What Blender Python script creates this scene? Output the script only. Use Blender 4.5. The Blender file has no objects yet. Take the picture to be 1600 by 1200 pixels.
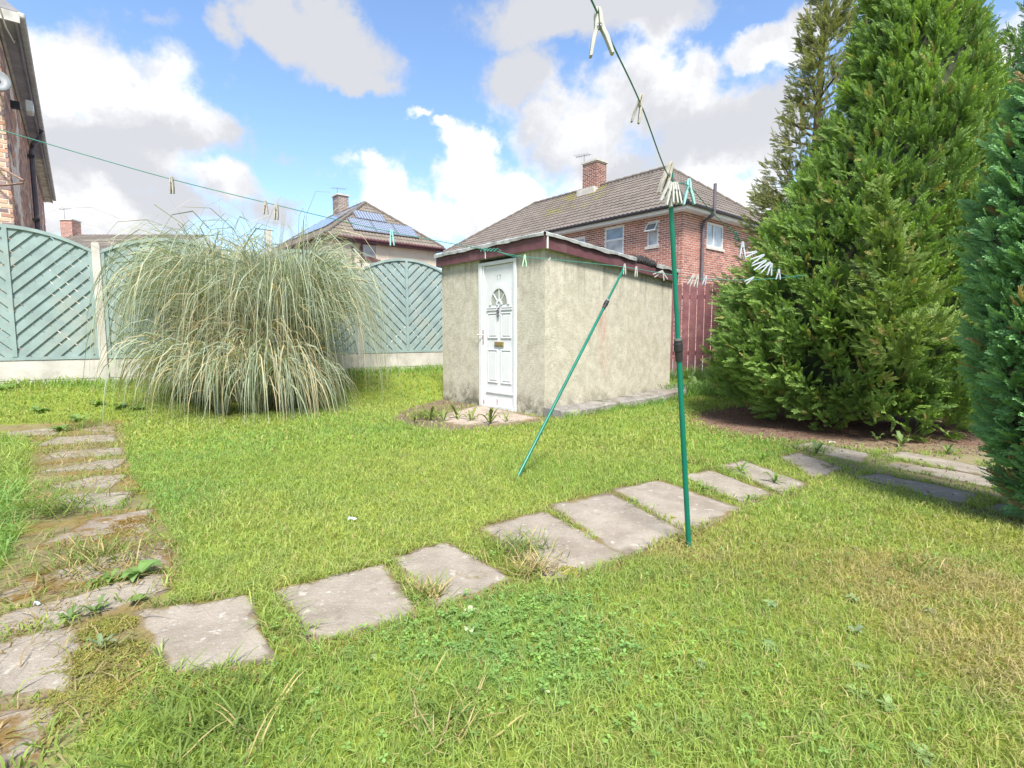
import bpy, math, random
import numpy as np
random.seed(7)
rng = np.random.default_rng(11)
scene = bpy.context.scene
COL = scene.collection
V = np.array

# ------------------------------------------------------------------ camera, world, sun, exposure
CAMZ, FPX, PITCH = 1.04, 825.0, math.atan2(78, 825)
cd = bpy.data.cameras.new('camera'); cam = bpy.data.objects.new('camera', cd); COL.objects.link(cam)
cam.location = (0, 0, CAMZ); cam.rotation_euler = (math.pi/2 - PITCH, 0, 0)
cd.sensor_width = 36; cd.lens = 36*FPX/1600; cd.clip_start = 0.02; cd.clip_end = 2000
scene.camera = cam
scene.render.resolution_x = 1024; scene.render.resolution_y = 768
scene.view_settings.view_transform = 'Standard'; scene.view_settings.look = 'None'
scene.view_settings.exposure = 1.12; scene.view_settings.gamma = 1
SUN = V((0.07, -0.56, 0.82)); SUN = SUN/np.linalg.norm(SUN)
sl = bpy.data.lights.new('sun', 'SUN'); sl.energy = 4.4; sl.angle = math.radians(14); sl.color = (1, .96, .89)
so = bpy.data.objects.new('sun', sl); COL.objects.link(so)
so.rotation_euler = (math.acos(SUN[2]), 0, math.atan2(SUN[0], -SUN[1]))
so.location = (0, 0, 30)

def ray(px, py):                                   # direction of a photo pixel (1600x1200)
    a = (px-800)/FPX; b = (600-py)/FPX
    return V((a, math.cos(PITCH)+b*math.sin(PITCH), -math.sin(PITCH)+b*math.cos(PITCH)))
CAM = V((0, 0, CAMZ))
def gp(px, py, z=0.0): r = ray(px, py); return CAM + r*((z-CAMZ)/r[2])
def atY(px, py, Y): r = ray(px, py); return CAM + r*(Y/r[1])
def onpl(px, py, P0, n): r = ray(px, py); return CAM + r*(np.dot(V(P0)-CAM, n)/np.dot(r, n))

# ---- sky
world = bpy.data.worlds.new('World'); scene.world = world; world.use_nodes = True
nt = world.node_tree; nt.nodes.clear(); L = nt.links.new
def N(t, **kw):
    n = nt.nodes.new(t)
    for k, v in kw.items(): setattr(n, k, v)
    return n
def M(op, a, b=None, c=None, clamp=False):
    n = N('ShaderNodeMath', operation=op); n.use_clamp = clamp
    for i, s in enumerate((a, b, c)):
        if s is None: continue
        if isinstance(s, (int, float)): n.inputs[i].default_value = s
        else: L(s, n.inputs[i])
    return n.outputs[0]
def VM(op, a, b=None, out=0):
    n = N('ShaderNodeVectorMath', operation=op)
    for i, s in enumerate((a, b)):
        if s is None: continue
        if isinstance(s, (tuple, list, np.ndarray)): n.inputs[i].default_value = tuple(float(q) for q in s)
        else: L(s, n.inputs[i])
    return n.outputs[out]
def MAPR(x, a, b, c=0.0, d=1.0, mode='SMOOTHSTEP'):
    n = N('ShaderNodeMapRange', interpolation_type=mode); L(x, n.inputs[0])
    for i, q in enumerate((a, b, c, d)): n.inputs[i+1].default_value = q
    return n.outputs[0]
def MIXC(f, a, b):
    n = N('ShaderNodeMix', data_type='RGBA')
    if isinstance(f, (int, float)): n.inputs[0].default_value = f
    else: L(f, n.inputs[0])
    for i, s in ((6, a), (7, b)):
        if isinstance(s, (tuple, list)): n.inputs[i].default_value = (*s, 1)
        else: L(s, n.inputs[i])
    return n.outputs[2]
tc = N('ShaderNodeTexCoord'); DIR = VM('NORMALIZE', tc.outputs['Generated'])
def noise(vec, scale, detail=6, rough=.55, dist=0.0):
    n = N('ShaderNodeTexNoise'); L(vec, n.inputs['Vector'])
    n.inputs['Scale'].default_value = scale; n.inputs['Detail'].default_value = detail
    n.inputs['Roughness'].default_value = rough; n.inputs['Distortion'].default_value = dist
    return n
wob = noise(DIR, 4.5, 7, .62)
WV = VM('ADD', DIR, VM('SCALE', VM('SUBTRACT', wob.outputs['Color'], (.5, .5, .5)), None))
WV.node.inputs[1].links[0].from_node.inputs['Scale'].default_value = .20
def blobfield(blobs, vec):
    acc = None
    for (px, py, rx, ry, w) in blobs:
        nrm = lambda v: v/np.linalg.norm(v)
        c = nrm(ray(px, py)); r = np.linalg.norm(nrm(ray(px+rx, py))-c); k = r/np.linalg.norm(nrm(ray(px, py+ry))-c)
        v = VM('SUBTRACT', vec, c)
        if abs(k-1) > .05: v = VM('MULTIPLY', v, (1, 1, k))
        l = VM('LENGTH', v, None, 1)
        x = M('MULTIPLY_ADD', l, -w/r, w)
        acc = x if acc is None else M('SMOOTH_MAX', acc, x, .25)
    return acc
CLOUDS = [(40,120,120,110,1),(150,130,150,105,1),(250,190,150,85,1),(335,195,75,45,1),(150,250,190,80,1),(40,250,140,80,1),
 (100,345,200,55,1),(250,330,200,50,.9),(345,290,105,42,1),
 (430,30,75,60,.9),(520,70,110,80,1),(565,130,75,35,.9),(365,70,45,45,.6),(210,15,50,25,.35),
 (860,20,170,55,.9),(1020,20,140,50,.8),(800,120,85,60,.9),(900,200,140,85,1),(1010,150,110,85,1),(1080,120,75,60,1),
 (1090,220,140,100,1),(950,260,130,55,1),(1190,210,80,90,1),(1000,300,190,60,.9),(1150,320,140,60,1),
 (590,305,55,62,1),(572,255,30,30,1),(640,345,75,55,1),(745,285,70,70,1),(768,232,32,36,1),(820,310,80,60,1),(700,242,26,28,.9),
 (720,355,120,40,.9),(648,188,24,18,.75),(682,212,26,15,.7),(1180,75,85,40,1),(1260,60,80,60,1),(1570,100,70,110,1),
 (440,235,60,16,.5),(560,250,70,16,.35),(440,330,60,40,.6),(-150,200,200,150,1),(1750,60,200,150,1)]
WHITE = [(90,110,130,90,1),(190,130,110,60,.9),(250,160,90,45,.7),(60,330,150,45,.9),(340,285,85,30,.8),(590,300,75,85,1.5),(650,345,110,65,1.5),
 (745,275,100,95,1.5),(820,310,100,70,1.4),(1060,130,110,60,.7),(1150,300,110,60,.8),(930,190,70,40,.45),(1200,80,90,45,.7),(1570,100,80,90,.8),(650,195,50,30,.8)]
fine = noise(DIR, 10, 9, .60)
fv = M('SUBTRACT', fine.outputs[0], .5)
big = noise(DIR, 2.6, 6, .6)
bf = blobfield(CLOUDS, WV)
fwd = VM('DOT_PRODUCT', DIR, (0, 1, .15), 1)
gate = MAPR(fwd, .35, .6, 1, 0)
generic = M('MULTIPLY', M('SUBTRACT', big.outputs[0], .50), 5.0)
generic = M('ADD', generic, M('MULTIPLY_ADD', gate, 3.0, -3.0))
dens = M('ADD', M('MAXIMUM', bf, generic), M('MULTIPLY', fv, 1.5))
mask = MAPR(dens, -.02, .46)
mid = noise(WV, 6.5, 8, .62)
wf = M('ADD', M('MAXIMUM', blobfield(WHITE, WV), M('MULTIPLY_ADD', gate, 1.6, -1.1)), M('MULTIPLY_ADD', M('SUBTRACT', mid.outputs[0], .5), 2.4, M('MULTIPLY', fv, .8)))
wf = M('ADD', wf, M('MULTIPLY', MAPR(dens, .05, .75, 1, 0), .45))
wht = MAPR(wf, -.25, 1.0)
sky = N('ShaderNodeTexSky', sky_type='NISHITA', sun_disc=False)
sky.sun_elevation = math.asin(SUN[2]); sky.sun_rotation = math.atan2(SUN[0], SUN[1]); sky.air_density = 1.1; sky.dust_density = .6; sky.ozone_density = 2.0
SKYBLUE = VM('MULTIPLY', sky.outputs[0], (.84, .90, .98))
cc = MIXC(wht, (2.6, 2.66, 2.84), (4.4, 4.4, 4.4))
skyc = MIXC(mask, SKYBLUE, cc)
bg = N('ShaderNodeBackground'); L(skyc, bg.inputs[0]); bg.inputs[1].default_value = .13
wo = N('ShaderNodeOutputWorld'); L(bg.outputs[0], wo.inputs[0])
world.cycles.sampling_method = 'MANUAL'; world.cycles.sample_map_resolution = 512

# ------------------------------------------------------------------ materials
def newmat(name):
    m = bpy.data.materials.new(name); m.use_nodes = True
    t = m.node_tree; t.nodes.clear(); return m, t
class MB_:                                          # small node builder
    def __init__(s, name):
        s.m, s.t = newmat(name); s.l = s.t.links.new
        s.bs = s.n('ShaderNodeBsdfPrincipled'); s.o = s.n('ShaderNodeOutputMaterial'); s.l(s.bs.outputs[0], s.o.inputs[0])
    def n(s, t, **kw):
        q = s.t.nodes.new(t)
        for k, v in kw.items(): setattr(q, k, v)
        return q
    def coord(s, kind='Object', scale=(1, 1, 1)):
        c = s.n('ShaderNodeNewGeometry').outputs['Position'] if kind == 'World' else s.n('ShaderNodeTexCoord').outputs[kind]
        mp = s.n('ShaderNodeMapping'); mp.inputs['Scale'].default_value = scale; s.l(c, mp.inputs[0]); return mp.outputs[0]
    def noise(s, vec, scale, detail=5, rough=.55, dist=0):
        q = s.n('ShaderNodeTexNoise'); s.l(vec, q.inputs['Vector']); q.inputs['Scale'].default_value = scale
        q.inputs['Detail'].default_value = detail; q.inputs['Roughness'].default_value = rough; q.inputs['Distortion'].default_value = dist
        return q.outputs[0]
    def vor(s, vec, scale):
        q = s.n('ShaderNodeTexVoronoi'); s.l(vec, q.inputs['Vector']); q.inputs['Scale'].default_value = scale; return q.outputs[0]
    def ramp(s, x, pts):
        q = s.n('ShaderNodeValToRGB'); s.l(x, q.inputs[0]); e = q.color_ramp.elements
        while len(e) < len(pts): e.new(.5)
        for el, (p, c) in zip(e, pts): el.position = p; el.color = (*c, 1) if len(c) == 3 else c
        return q.outputs[0]
    def step(s, x, a, b):
        q = s.n('ShaderNodeMapRange', interpolation_type='SMOOTHSTEP'); s.l(x, q.inputs[0]); q.inputs[1].default_value = a; q.inputs[2].default_value = b
        return q.outputs[0]
    def mix(s, f, a, b, mode='MIX'):
        q = s.n('ShaderNodeMix', data_type='RGBA', blend_type=mode)
        for i, v in ((0, f), (6, a), (7, b)):
            if isinstance(v, (int, float)): q.inputs[i].default_value = v
            elif isinstance(v, (tuple, list)): q.inputs[i].default_value = (*v, 1)
            else: s.l(v, q.inputs[i])
        return q.outputs[2]
    def math(s, op, a, b):
        q = s.n('ShaderNodeMath', operation=op)
        for i, v in enumerate((a, b)):
            if isinstance(v, (int, float)): q.inputs[i].default_value = v
            else: s.l(v, q.inputs[i])
        return q.outputs[0]
    def attr(s, name='col'):
        q = s.n('ShaderNodeAttribute'); q.attribute_name = name; return q
    def fin(s, col, rough=.8, bump=None, bstr=.3, bdist=.01, metal=0, spec=.3):
        if isinstance(col, (tuple, list)): s.bs.inputs['Base Color'].default_value = (*col, 1)
        else: s.l(col, s.bs.inputs['Base Color'])
        s.bs.inputs['Roughness'].default_value = rough; s.bs.inputs['Metallic'].default_value = metal
        s.bs.inputs['Specular IOR Level'].default_value = spec
        if bump is not None:
            b = s.n('ShaderNodeBump'); b.inputs['Strength'].default_value = bstr; b.inputs['Distance'].default_value = bdist
            s.l(bump, b.inputs['Height']); s.l(b.outputs[0], s.bs.inputs['Normal'])
        return s.m
def simple(name, c, rough=.6, var=.15, scale=6, metal=0, bump=.15, dirt=None):
    b = MB_(name); v = b.coord('World')
    n1 = b.noise(v, scale, 6, .6)
    lo = tuple(x*(1-var) for x in c); hi = tuple(min(1, x*(1+var)) for x in c)
    col = b.mix(b.step(n1, .3, .7), lo, hi)
    if dirt:
        n2 = b.noise(v, scale*.45, 7, .65); col = b.mix(b.math('MULTIPLY', b.step(n2, .52, .72), dirt[1]), col, dirt[0])
    return b.fin(col, rough, b.noise(v, scale*12, 3), bump, .004, metal)
def foliage(name, transl=.35, rough=.55):
    b = MB_(name); a = b.attr(); v = b.coord('World')
    n = b.noise(v, 9, 3); c = b.mix(b.step(n, .3, .7), a.outputs['Color'], b.mix(1.0, a.outputs['Color'], (1.18, 1.14, .92), 'MULTIPLY'))
    b.fin(c, rough, spec=.25)
    tr = b.n('ShaderNodeBsdfTranslucent'); b.l(b.mix(1.0, c, (1.25, 1.3, .6), 'MULTIPLY'), tr.inputs[0])
    mx = b.n('ShaderNodeMixShader'); mx.inputs[0].default_value = transl
    b.l(b.bs.outputs[0], mx.inputs[1]); b.l(tr.outputs[0], mx.inputs[2]); b.l(mx.outputs[0], b.o.inputs[0])
    return b.m
def attrmat(name, rough=.85, bump=.3, bscale=60, spec=.2):
    b = MB_(name); a = b.attr(); v = b.coord('World'); n = b.noise(v, bscale, 4)
    c = b.mix(b.step(b.noise(v, bscale*.35, 5), .3, .7), b.mix(1.0, a.outputs['Color'], (.86, .86, .86), 'MULTIPLY'), a.outputs['Color'])
    return b.fin(c, rough, n, bump, .004, 0, spec)
def brick_mat(name, pts):
    b = MB_(name); oi = b.n('ShaderNodeObjectInfo').outputs['Random']
    v = b.coord('World'); c = b.ramp(oi, pts); n = b.noise(v, 14, 5, .6)
    c = b.mix(b.step(n, .35, .75), c, b.mix(1.0, c, (.82, .80, .80), 'MULTIPLY'))
    return b.fin(c, .9, b.noise(v, 120, 3), .3, .004)

MAT = {}
MAT['sage'] = simple('sage_painted_timber', (.235, .305, .295), .7, .12, 5, dirt=((.33, .35, .30), .75))
MAT['concrete'] = simple('pale_concrete', (.46, .43, .39), .9, .14, 4, bump=.5, dirt=((.27, .27, .21), .85))
MAT['white'] = simple('white_plastic', (.60, .61, .62), .35, .04, 5, bump=.02)
MAT['white_paint'] = simple('white_painted_board', (.62, .61, .58), .6, .08, 3)
MAT['maroon'] = simple('maroon_board', (.115, .050, .058), .45, .15, 8, dirt=((.2, .12, .12), .4))
MAT['maroon_fence'] = simple('maroon_fence_stain', (.175, .072, .076), .75, .2, 7, dirt=((.26, .15, .14), .6))
MAT['felt'] = simple('grey_roof_felt', (.33, .34, .33), .8, .25, 7, bump=.6, dirt=((.52, .53, .52), .8))
MAT['black'] = simple('black_plastic', (.025, .024, .026), .4, .1, 5)
MAT['torn_felt'] = simple('torn_black_felt', (.03, .03, .03), .9, .3, 9, bump=.6)
MAT['greenpole'] = simple('green_coated_metal', (.006, .135, .088), .28, .12, 4, bump=.03)
MAT['greenline'] = simple('green_plastic_line', (.05, .20, .16), .45, .15, 12)
MAT['peg'] = simple('weathered_white_peg', (.40, .39, .36), .5, .10, 30)
MAT['woodpeg'] = simple('weathered_wood_peg', (.36, .33, .285), .8, .18, 40)
MAT['greenpeg'] = simple('pale_green_peg', (.36, .62, .40), .5, .1, 30)
MAT['bluepeg'] = simple('pale_blue_peg', (.40, .43, .48), .5, .08, 30)
MAT['teal'] = simple('teal_peg', (.25, .48, .45), .5, .1, 30)
MAT['spring'] = simple('dull_steel', (.30, .30, .31), .4, .1, 30, metal=.8)
MAT['brass'] = simple('worn_brass', (.42, .33, .16), .4, .15, 20, metal=.6)
MAT['copper'] = simple('worn_copper_handle', (.45, .26, .22), .45, .15, 30, metal=.3)
MAT['darkmetal'] = simple('dark_metal', (.10, .09, .11), .4, .2, 30, metal=.6)
MAT['silver'] = simple('silver_digits', (.55, .55, .58), .35, .1, 30, metal=.5)
MAT['rust'] = simple('rusty_iron', (.20, .13, .10), .85, .3, 25)
MAT['pipe'] = simple('grey_pipe', (.11, .095, .11), .5, .15, 6)
MAT['pipe_grey'] = simple('grey_dish_metal', (.20, .21, .22), .5, .15, 6)
MAT['soffit'] = simple('dark_grey_soffit', (.26, .25, .28), .7, .2, 3)
MAT['soffit_pale'] = simple('lichened_pale_soffit', (.55, .52, .42), .85, .3, 5, dirt=((.32, .30, .22), .8))
MAT['gutter_grey'] = simple('weathered_grey_gutter', (.42, .40, .38), .7, .2, 5)
MAT['cream'] = simple('cream_render', (.60, .52, .42), .9, .07, 1.5, bump=.4)
MAT['mortar'] = simple('pale_mortar', (.66, .58, .51), .95, .12, 6, bump=.5)
MAT['mortar_left'] = simple('sandy_mortar', (.66, .55, .44), .95, .2, 5, bump=.5)
MAT['bark'] = simple('conifer_bark', (.10, .07, .052), .95, .3, 10, bump=.8)
MAT['bluepaper'] = simple('pale_blue_scrap', (.50, .62, .72), .6, .1, 30)
MAT['stone'] = simple('pale_pebble', (.5, .48, .44), .8, .15, 30)
MAT['tiles'] = attrmat('brown_concrete_tile', .9, .5, 40)
MAT['brick_stuff'] = attrmat('weathered_brick', .92, .3, 60)
MAT['red_brick'] = brick_mat('red_brick', [(0, (.30, .115, .085)), (.3, (.36, .15, .11)), (.6, (.40, .18, .14)), (.85, (.33, .14, .11)), (1, (.22, .10, .085))])
MAT['leaf'] = foliage('leaf', .35); MAT['grass'] = foliage('grass_blade', .40, .6)
MAT['needle'] = foliage('conifer_spray', .30, .6); MAT['straw'] = foliage('pampas_blade', .30, .6)
def glass_mat(name, c, rough=.06):
    b = MB_(name); v = b.coord('World'); n = b.noise(v, 3, 3)
    return b.fin(b.mix(b.step(n, .35, .65), c, tuple(x*.7 for x in c)), rough, spec=.6)
MAT['glass_net'] = glass_mat('window_with_net_curtain', (.42, .45, .48))
MAT['glass_blue'] = glass_mat('window_blue_glass', (.20, .30, .42))
MAT['glass_dark'] = glass_mat('window_dark_glass', (.16, .18, .19))
MAT['frosted'] = glass_mat('frosted_fanlight', (.40, .41, .36), .3)
def solar_mat():
    b = MB_('solar_cells'); tc_ = b.n('ShaderNodeTexCoord').outputs['UV']
    mp = b.n('ShaderNodeMapping'); b.l(tc_, mp.inputs[0])
    br = b.n('ShaderNodeTexBrick'); br.offset = 0; b.l(mp.outputs[0], br.inputs[0])
    br.inputs['Color1'].default_value = (.085, .105, .15, 1); br.inputs['Color2'].default_value = (.10, .12, .165, 1); br.inputs['Mortar'].default_value = (.36, .40, .47, 1)
    br.inputs['Scale'].default_value = 1; br.inputs['Mortar Size'].default_value = .010; br.inputs['Brick Width'].default_value = .1; br.inputs['Row Height'].default_value = .1667
    return b.fin(br.outputs[0], .15, spec=.6)
MAT['solar'] = solar_mat()
def shed_mat():
    b = MB_('stained_render'); v = b.coord('Object')
    vs = b.coord('Object', (1, 1, .22))
    c = b.mix(b.step(b.noise(v, 8, 8, .75), .30, .70), (.385, .353, .28), (.54, .503, .415))
    c = b.mix(b.math('MULTIPLY', b.step(b.noise(vs, 5, 6, .6), .50, .70), .45), c, (.54, .515, .44))       # washed streaks
    c = b.mix(b.math('MULTIPLY', b.step(b.noise(vs, 2.6, 7, .6), .54, .72), .5), c, (.45, .37, .215))   # ochre streaks
    c = b.mix(b.math('MULTIPLY', b.step(b.noise(v, 11, 8, .75), .54, .72), .55), c, (.235, .22, .17))         # grey-green algae
    c = b.mix(b.math('MULTIPLY', b.step(b.noise(v, 28, 4, .8), .57, .69), .4), c, (.62, .59, .51))
    c = b.mix(b.math('MULTIPLY', b.step(b.noise(v, 34, 4, .8), .50, .66), .38), c, (.22, .20, .145))
    a = b.attr('stain'); rr = b.math('MULTIPLY', a.outputs['Color'], b.step(b.noise(vs, 13, 6, .7), .42, .62))
    sep = b.n('ShaderNodeSeparateColor'); b.l(a.outputs['Color'], sep.inputs[0])
    nz = b.step(b.noise(vs, 11, 6, .7), .40, .66)
    c = b.mix(b.math('MULTIPLY', b.math('MULTIPLY', sep.outputs[0], nz), .75), c, (.42, .20, .155))
    c = b.mix(b.math('MULTIPLY', sep.outputs[1], b.step(b.noise(v, 6, 6, .7), .35, .62)), c, (.13, .125, .09))
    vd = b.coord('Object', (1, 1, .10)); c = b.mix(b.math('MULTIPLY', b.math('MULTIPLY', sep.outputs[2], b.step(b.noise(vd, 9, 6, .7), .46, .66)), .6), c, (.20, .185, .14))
    h = b.math('ADD', b.noise(v, 70, 4, .7), b.math('MULTIPLY', b.vor(v, 90), .5))
    return b.fin(c, .95, h, .6, .010, spec=.1)
MAT['shed'] = shed_mat()
def slab_mat(name, c1, c2, moss, mc=(.16, .12, .035)):
    b = MB_(name); v = b.coord('World')
    c = b.mix(b.step(b.noise(v, 5, 7, .65), .3, .7), c1, c2)
    sp = b.noise(v, 85, 4, .75); c = b.mix(b.math('MULTIPLY', b.step(sp, .58, .66), .6), c, (.44, .41, .37)); c = b.mix(b.math('MULTIPLY', b.step(b.noise(v, 110, 3, .7), .60, .70), .6), c, (.17, .15, .13))
    c = b.mix(b.math('MULTIPLY', b.step(b.noise(v, 2.3, 6, .6), .50, .68), .6), c, (.19, .155, .12))
    c = b.mix(b.math('MULTIPLY', b.step(b.noise(v, 21, 3, .6), .62, .68), .55), c, (.44, .42, .37)); c = b.mix(b.math('MULTIPLY', b.step(b.noise(v, 13, 5, .7), .58, .70), .6), c, (.15, .13, .10))
    mo = b.step(b.noise(v, 3.1, 7, .7), .62-moss, .70-moss); c = b.mix(b.math('MULTIPLY', mo, .9), c, mc)
    rim = b.attr('rim'); sepr = b.n('ShaderNodeSeparateColor'); b.l(rim.outputs['Color'], sepr.inputs[0])
    e = b.step(b.math('ADD', b.math('MULTIPLY', sepr.outputs[0], .75), b.math('MULTIPLY', b.noise(v, 11, 6, .7), .9)), .72, 1.12)
    c = b.mix(b.math('MULTIPLY', e, .8), c, b.mix(b.step(b.noise(v, 6, 4), .4, .6), (.13, .10, .07), mc))
    return b.fin(c, .95, b.math('ADD', sp, b.noise(v, 40, 5)), .7, .008, spec=.1)
MAT['slab'] = slab_mat('weathered_paving_slab', (.225, .192, .154), (.31, .272, .225), -.0)
MAT['slab_far'] = slab_mat('lichened_paving_slab', (.20, .175, .14), (.29, .255, .21), .05, (.13, .115, .05))
MAT['slab_moss'] = slab_mat('mossy_paving_slab', (.20, .165, .13), (.28, .24, .20), .15, (.15, .092, .022))
MAT['slab_pink'] = slab_mat('sandy_concrete', (.30, .24, .19), (.38, .315, .255), .0)
MAT['plinth'] = slab_mat('rough_grey_concrete', (.15, .14, .13), (.27, .255, .235), .08, (.10, .10, .06))

# ------------------------------------------------------------------ mesh helpers
def tag(o, label=None, cat=None, group=None, kind=None):
    for k, v in (('label', label), ('category', cat), ('group', group), ('kind', kind)):
        if v: o[k] = v
    return o
def empty(name, loc=(0, 0, 0), label=None, cat=None, group=None, kind=None):
    o = bpy.data.objects.new(name, None); COL.objects.link(o); o.location = [float(q) for q in loc]; o.empty_display_size = .1
    return tag(o, label, cat, group, kind)
def mesh_np(name, verts, faces, mat, parent=None, col=None, colname='col', smooth=False, origin=None, uv=None):
    """faces: int array (n,3|4) or list of such arrays / list of tuples"""
    me = bpy.data.meshes.new(name); verts = np.asarray(verts, np.float32).reshape(-1, 3)
    org = V(origin, np.float32) if origin is not None else None
    if org is not None: verts = verts-org
    if not isinstance(faces, (list, tuple)): faces = [faces]
    if len(faces) and not isinstance(faces[0], np.ndarray):
        idx = np.fromiter((i for f in faces for i in f), np.int32); cnt = np.fromiter((len(f) for f in faces), np.int32)
    else:
        idx = np.concatenate([f.reshape(-1) for f in faces]).astype(np.int32); cnt = np.concatenate([np.full(len(f), f.shape[1]) for f in faces]).astype(np.int32)
    me.vertices.add(len(verts)); me.vertices.foreach_set('co', verts.reshape(-1))
    me.loops.add(len(idx)); me.loops.foreach_set('vertex_index', idx)
    me.polygons.add(len(cnt)); me.polygons.foreach_set('loop_start', np.concatenate([[0], np.cumsum(cnt)[:-1]]).astype(np.int32))
    me.update(calc_edges=True)
    me.polygons.foreach_set('use_smooth', np.full(len(cnt), smooth, bool))
    if col is not None:
        a = me.color_attributes.new(colname, 'FLOAT_COLOR', 'POINT'); c = np.ones((len(verts), 4), np.float32); c[:, :3] = col; a.data.foreach_set('color', c.reshape(-1))
    if uv is not None:
        u = me.uv_layers.new(name='UVMap'); u.data.foreach_set('uv', np.asarray(uv, np.float32)[idx].reshape(-1))
    me.materials.append(MAT[mat] if isinstance(mat, str) else mat)
    o = bpy.data.objects.new(name, me); COL.objects.link(o)
    if parent is not None:
        o.parent = parent
        pw = V(parent.location)                      # parents sit unrotated; children keep world positions
        base = org if org is not None else np.zeros(3)
        pp = parent
        while pp.parent is not None: pp = pp.parent; pw = pw+V(pp.location)
        o.location = [float(q) for q in (base-pw)]
    elif org is not None: o.location = [float(q) for q in org]
    return o
class B:                                             # collects boxes, tubes, prisms in world space
    def __init__(s): s.v = []; s.f = []; s.c = []; s.cur = (1, 1, 1)
    def add(s, vs, fs):
        k = len(s.v); s.v += [tuple(map(float, q)) for q in vs]; s.c += [s.cur]*len(vs); s.f += [tuple(i+k for i in f) for f in fs]
    def box(s, fr, a, b):
        """fr=(O,u,v,w); a,b corner params"""
        O, u, v, w = fr; P = lambda i, j, k: O+u*(a[0], b[0])[i]+v*(a[1], b[1])[j]+w*(a[2], b[2])[k]
        s.add([P(i, j, k) for k in (0, 1) for j in (0, 1) for i in (0, 1)], [(0, 2, 3, 1), (4, 5, 7, 6), (0, 1, 5, 4), (2, 6, 7, 3), (0, 4, 6, 2), (1, 3, 7, 5)])
    def prism(s, poly, ext):
        n = len(poly); ext = V(ext); s.add([V(p) for p in poly]+[V(p)+ext for p in poly], [tuple(range(n))[::-1], tuple(range(n, 2*n))]+[(i, (i+1) % n, n+(i+1) % n, n+i) for i in range(n)])
    def tube(s, pts, r, n=8, cap=True):
        pts = [V(p, float) for p in pts]; m = len(pts); rs = [r]*m if isinstance(r, (int, float)) else r
        rings = []; up = V((0.13, .22, 1.0))
        for i, p in enumerate(pts):
            t = pts[min(i+1, m-1)]-pts[max(i-1, 0)]; t = t/(np.linalg.norm(t)+1e-9)
            a = np.cross(t, up); 
            if np.linalg.norm(a) < .2: a = np.cross(t, V((1., .1, 0)))
            a /= np.linalg.norm(a); b = np.cross(t, a)
            rings.append([p+rs[i]*(a*math.cos(q)+b*math.sin(q)) for q in np.linspace(0, 2*math.pi, n, endpoint=False)])
        vs = [q for rg in rings for q in rg]
        fs = [(i*n+j, i*n+(j+1) % n, (i+1)*n+(j+1) % n, (i+1)*n+j) for i in range(m-1) for j in range(n)]
        if cap: fs += [tuple(range(n))[::-1], tuple(range((m-1)*n, m*n))]
        s.add(vs, fs)
    def build(s, name, mat, parent=None, smooth=False, origin=None, col=False):
        o = mesh_np(name, s.v, s.f, mat, parent, V(s.c) if col else None, smooth=smooth, origin=origin if origin is not None else (V(parent.location) if parent is not None and parent.parent is None else np.mean(V(s.v), 0)))
        return o
def bevel(o, w=.004, seg=1):
    m = o.modifiers.new('bevel', 'BEVEL'); m.width = w; m.segments = seg; m.limit_method = 'ANGLE'; return o
def smooth_angle(o):
    o.data.polygons.foreach_set('use_smooth', np.ones(len(o.data.polygons), bool)); o.data.set_sharp_from_angle(angle=math.radians(40)); return o
def vn(x, y, scale, seed=0):                         # value noise 0..1
    x = np.asarray(x, float)*scale+seed*17.3; y = np.asarray(y, float)*scale+seed*9.1
    xi = np.floor(x).astype(np.int64); yi = np.floor(y).astype(np.int64); fx = x-xi; fy = y-yi
    fx = fx*fx*(3-2*fx); fy = fy*fy*(3-2*fy)
    def h(a, b):
        q = (a*374761393+b*668265263+seed*1442695) & 0x7fffffff; q = ((q ^ (q >> 13))*1274126177) & 0x7fffffff
        return ((q ^ (q >> 16)) & 0xffff)/65535.0
    return (h(xi, yi)*(1-fx)+h(xi+1, yi)*fx)*(1-fy)+(h(xi, yi+1)*(1-fx)+h(xi+1, yi+1)*fx)*fy
def fbm(x, y, scale, seed=0, o=4): return sum(vn(x, y, scale*2**i, seed+i)*.5**i for i in range(o))/sum(.5**i for i in range(o))
def ss(x, a, b): t = np.clip((np.asarray(x, float)-a)/(b-a), 0, 1); return t*t*(3-2*t)
def inpoly(x, y, poly):
    r = np.zeros(np.shape(x), bool); n = len(poly); j = n-1
    for i in range(n):
        xi, yi = poly[i]; xj, yj = poly[j]
        c = ((yi > y) != (yj > y)) & (x < (xj-xi)*(y-yi)/(yj-yi+1e-12)+xi); r ^= c; j = i
    return r
def rep(proto, parent, loc=None, rot=None):          # copy of one mesh object, sharing data
    c = proto.copy(); COL.objects.link(c); c.parent = parent
    if loc is not None: c.location = [float(q) for q in loc]
    if rot is not None: c.rotation_euler = rot
    return c
UP = V((0., 0., 1.))
AL = math.radians(40.7)
D = V((-math.sin(AL), math.cos(AL), 0)); E_ = V((math.cos(AL), math.sin(AL), 0))

# ------------------------------------------------------------------ terrain
TH = math.radians(55.5); FD = V((math.sin(TH), math.cos(TH), 0)); FN = V((-FD[1], FD[0], 0))     # FN points beyond the fence
F0 = V((-6.705, 7.05, .32))
SH = gp(850, 651)                                    # near corner of the shed
def zt(x, y):
    x = np.asarray(x, float); y = np.asarray(y, float)
    df = (x-F0[0])*FN[0]+(y-F0[1])*FN[1]
    a = .32*ss(df, -2.25, -.25)*ss(-x, -1.4, .8)
    b = .16*ss(y, 6.9, 9.6)*ss(x, .6, 2.0)
    return np.maximum(a, b)+.014*(vn(x, y, 1.3, 3)-.5)*ss(np.hypot(x, y), 1, 3)
def onground(px, py):
    p = gp(px, py)
    for _ in range(25): p = gp(px, py, float(zt(p[0], p[1])))
    return p

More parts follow.
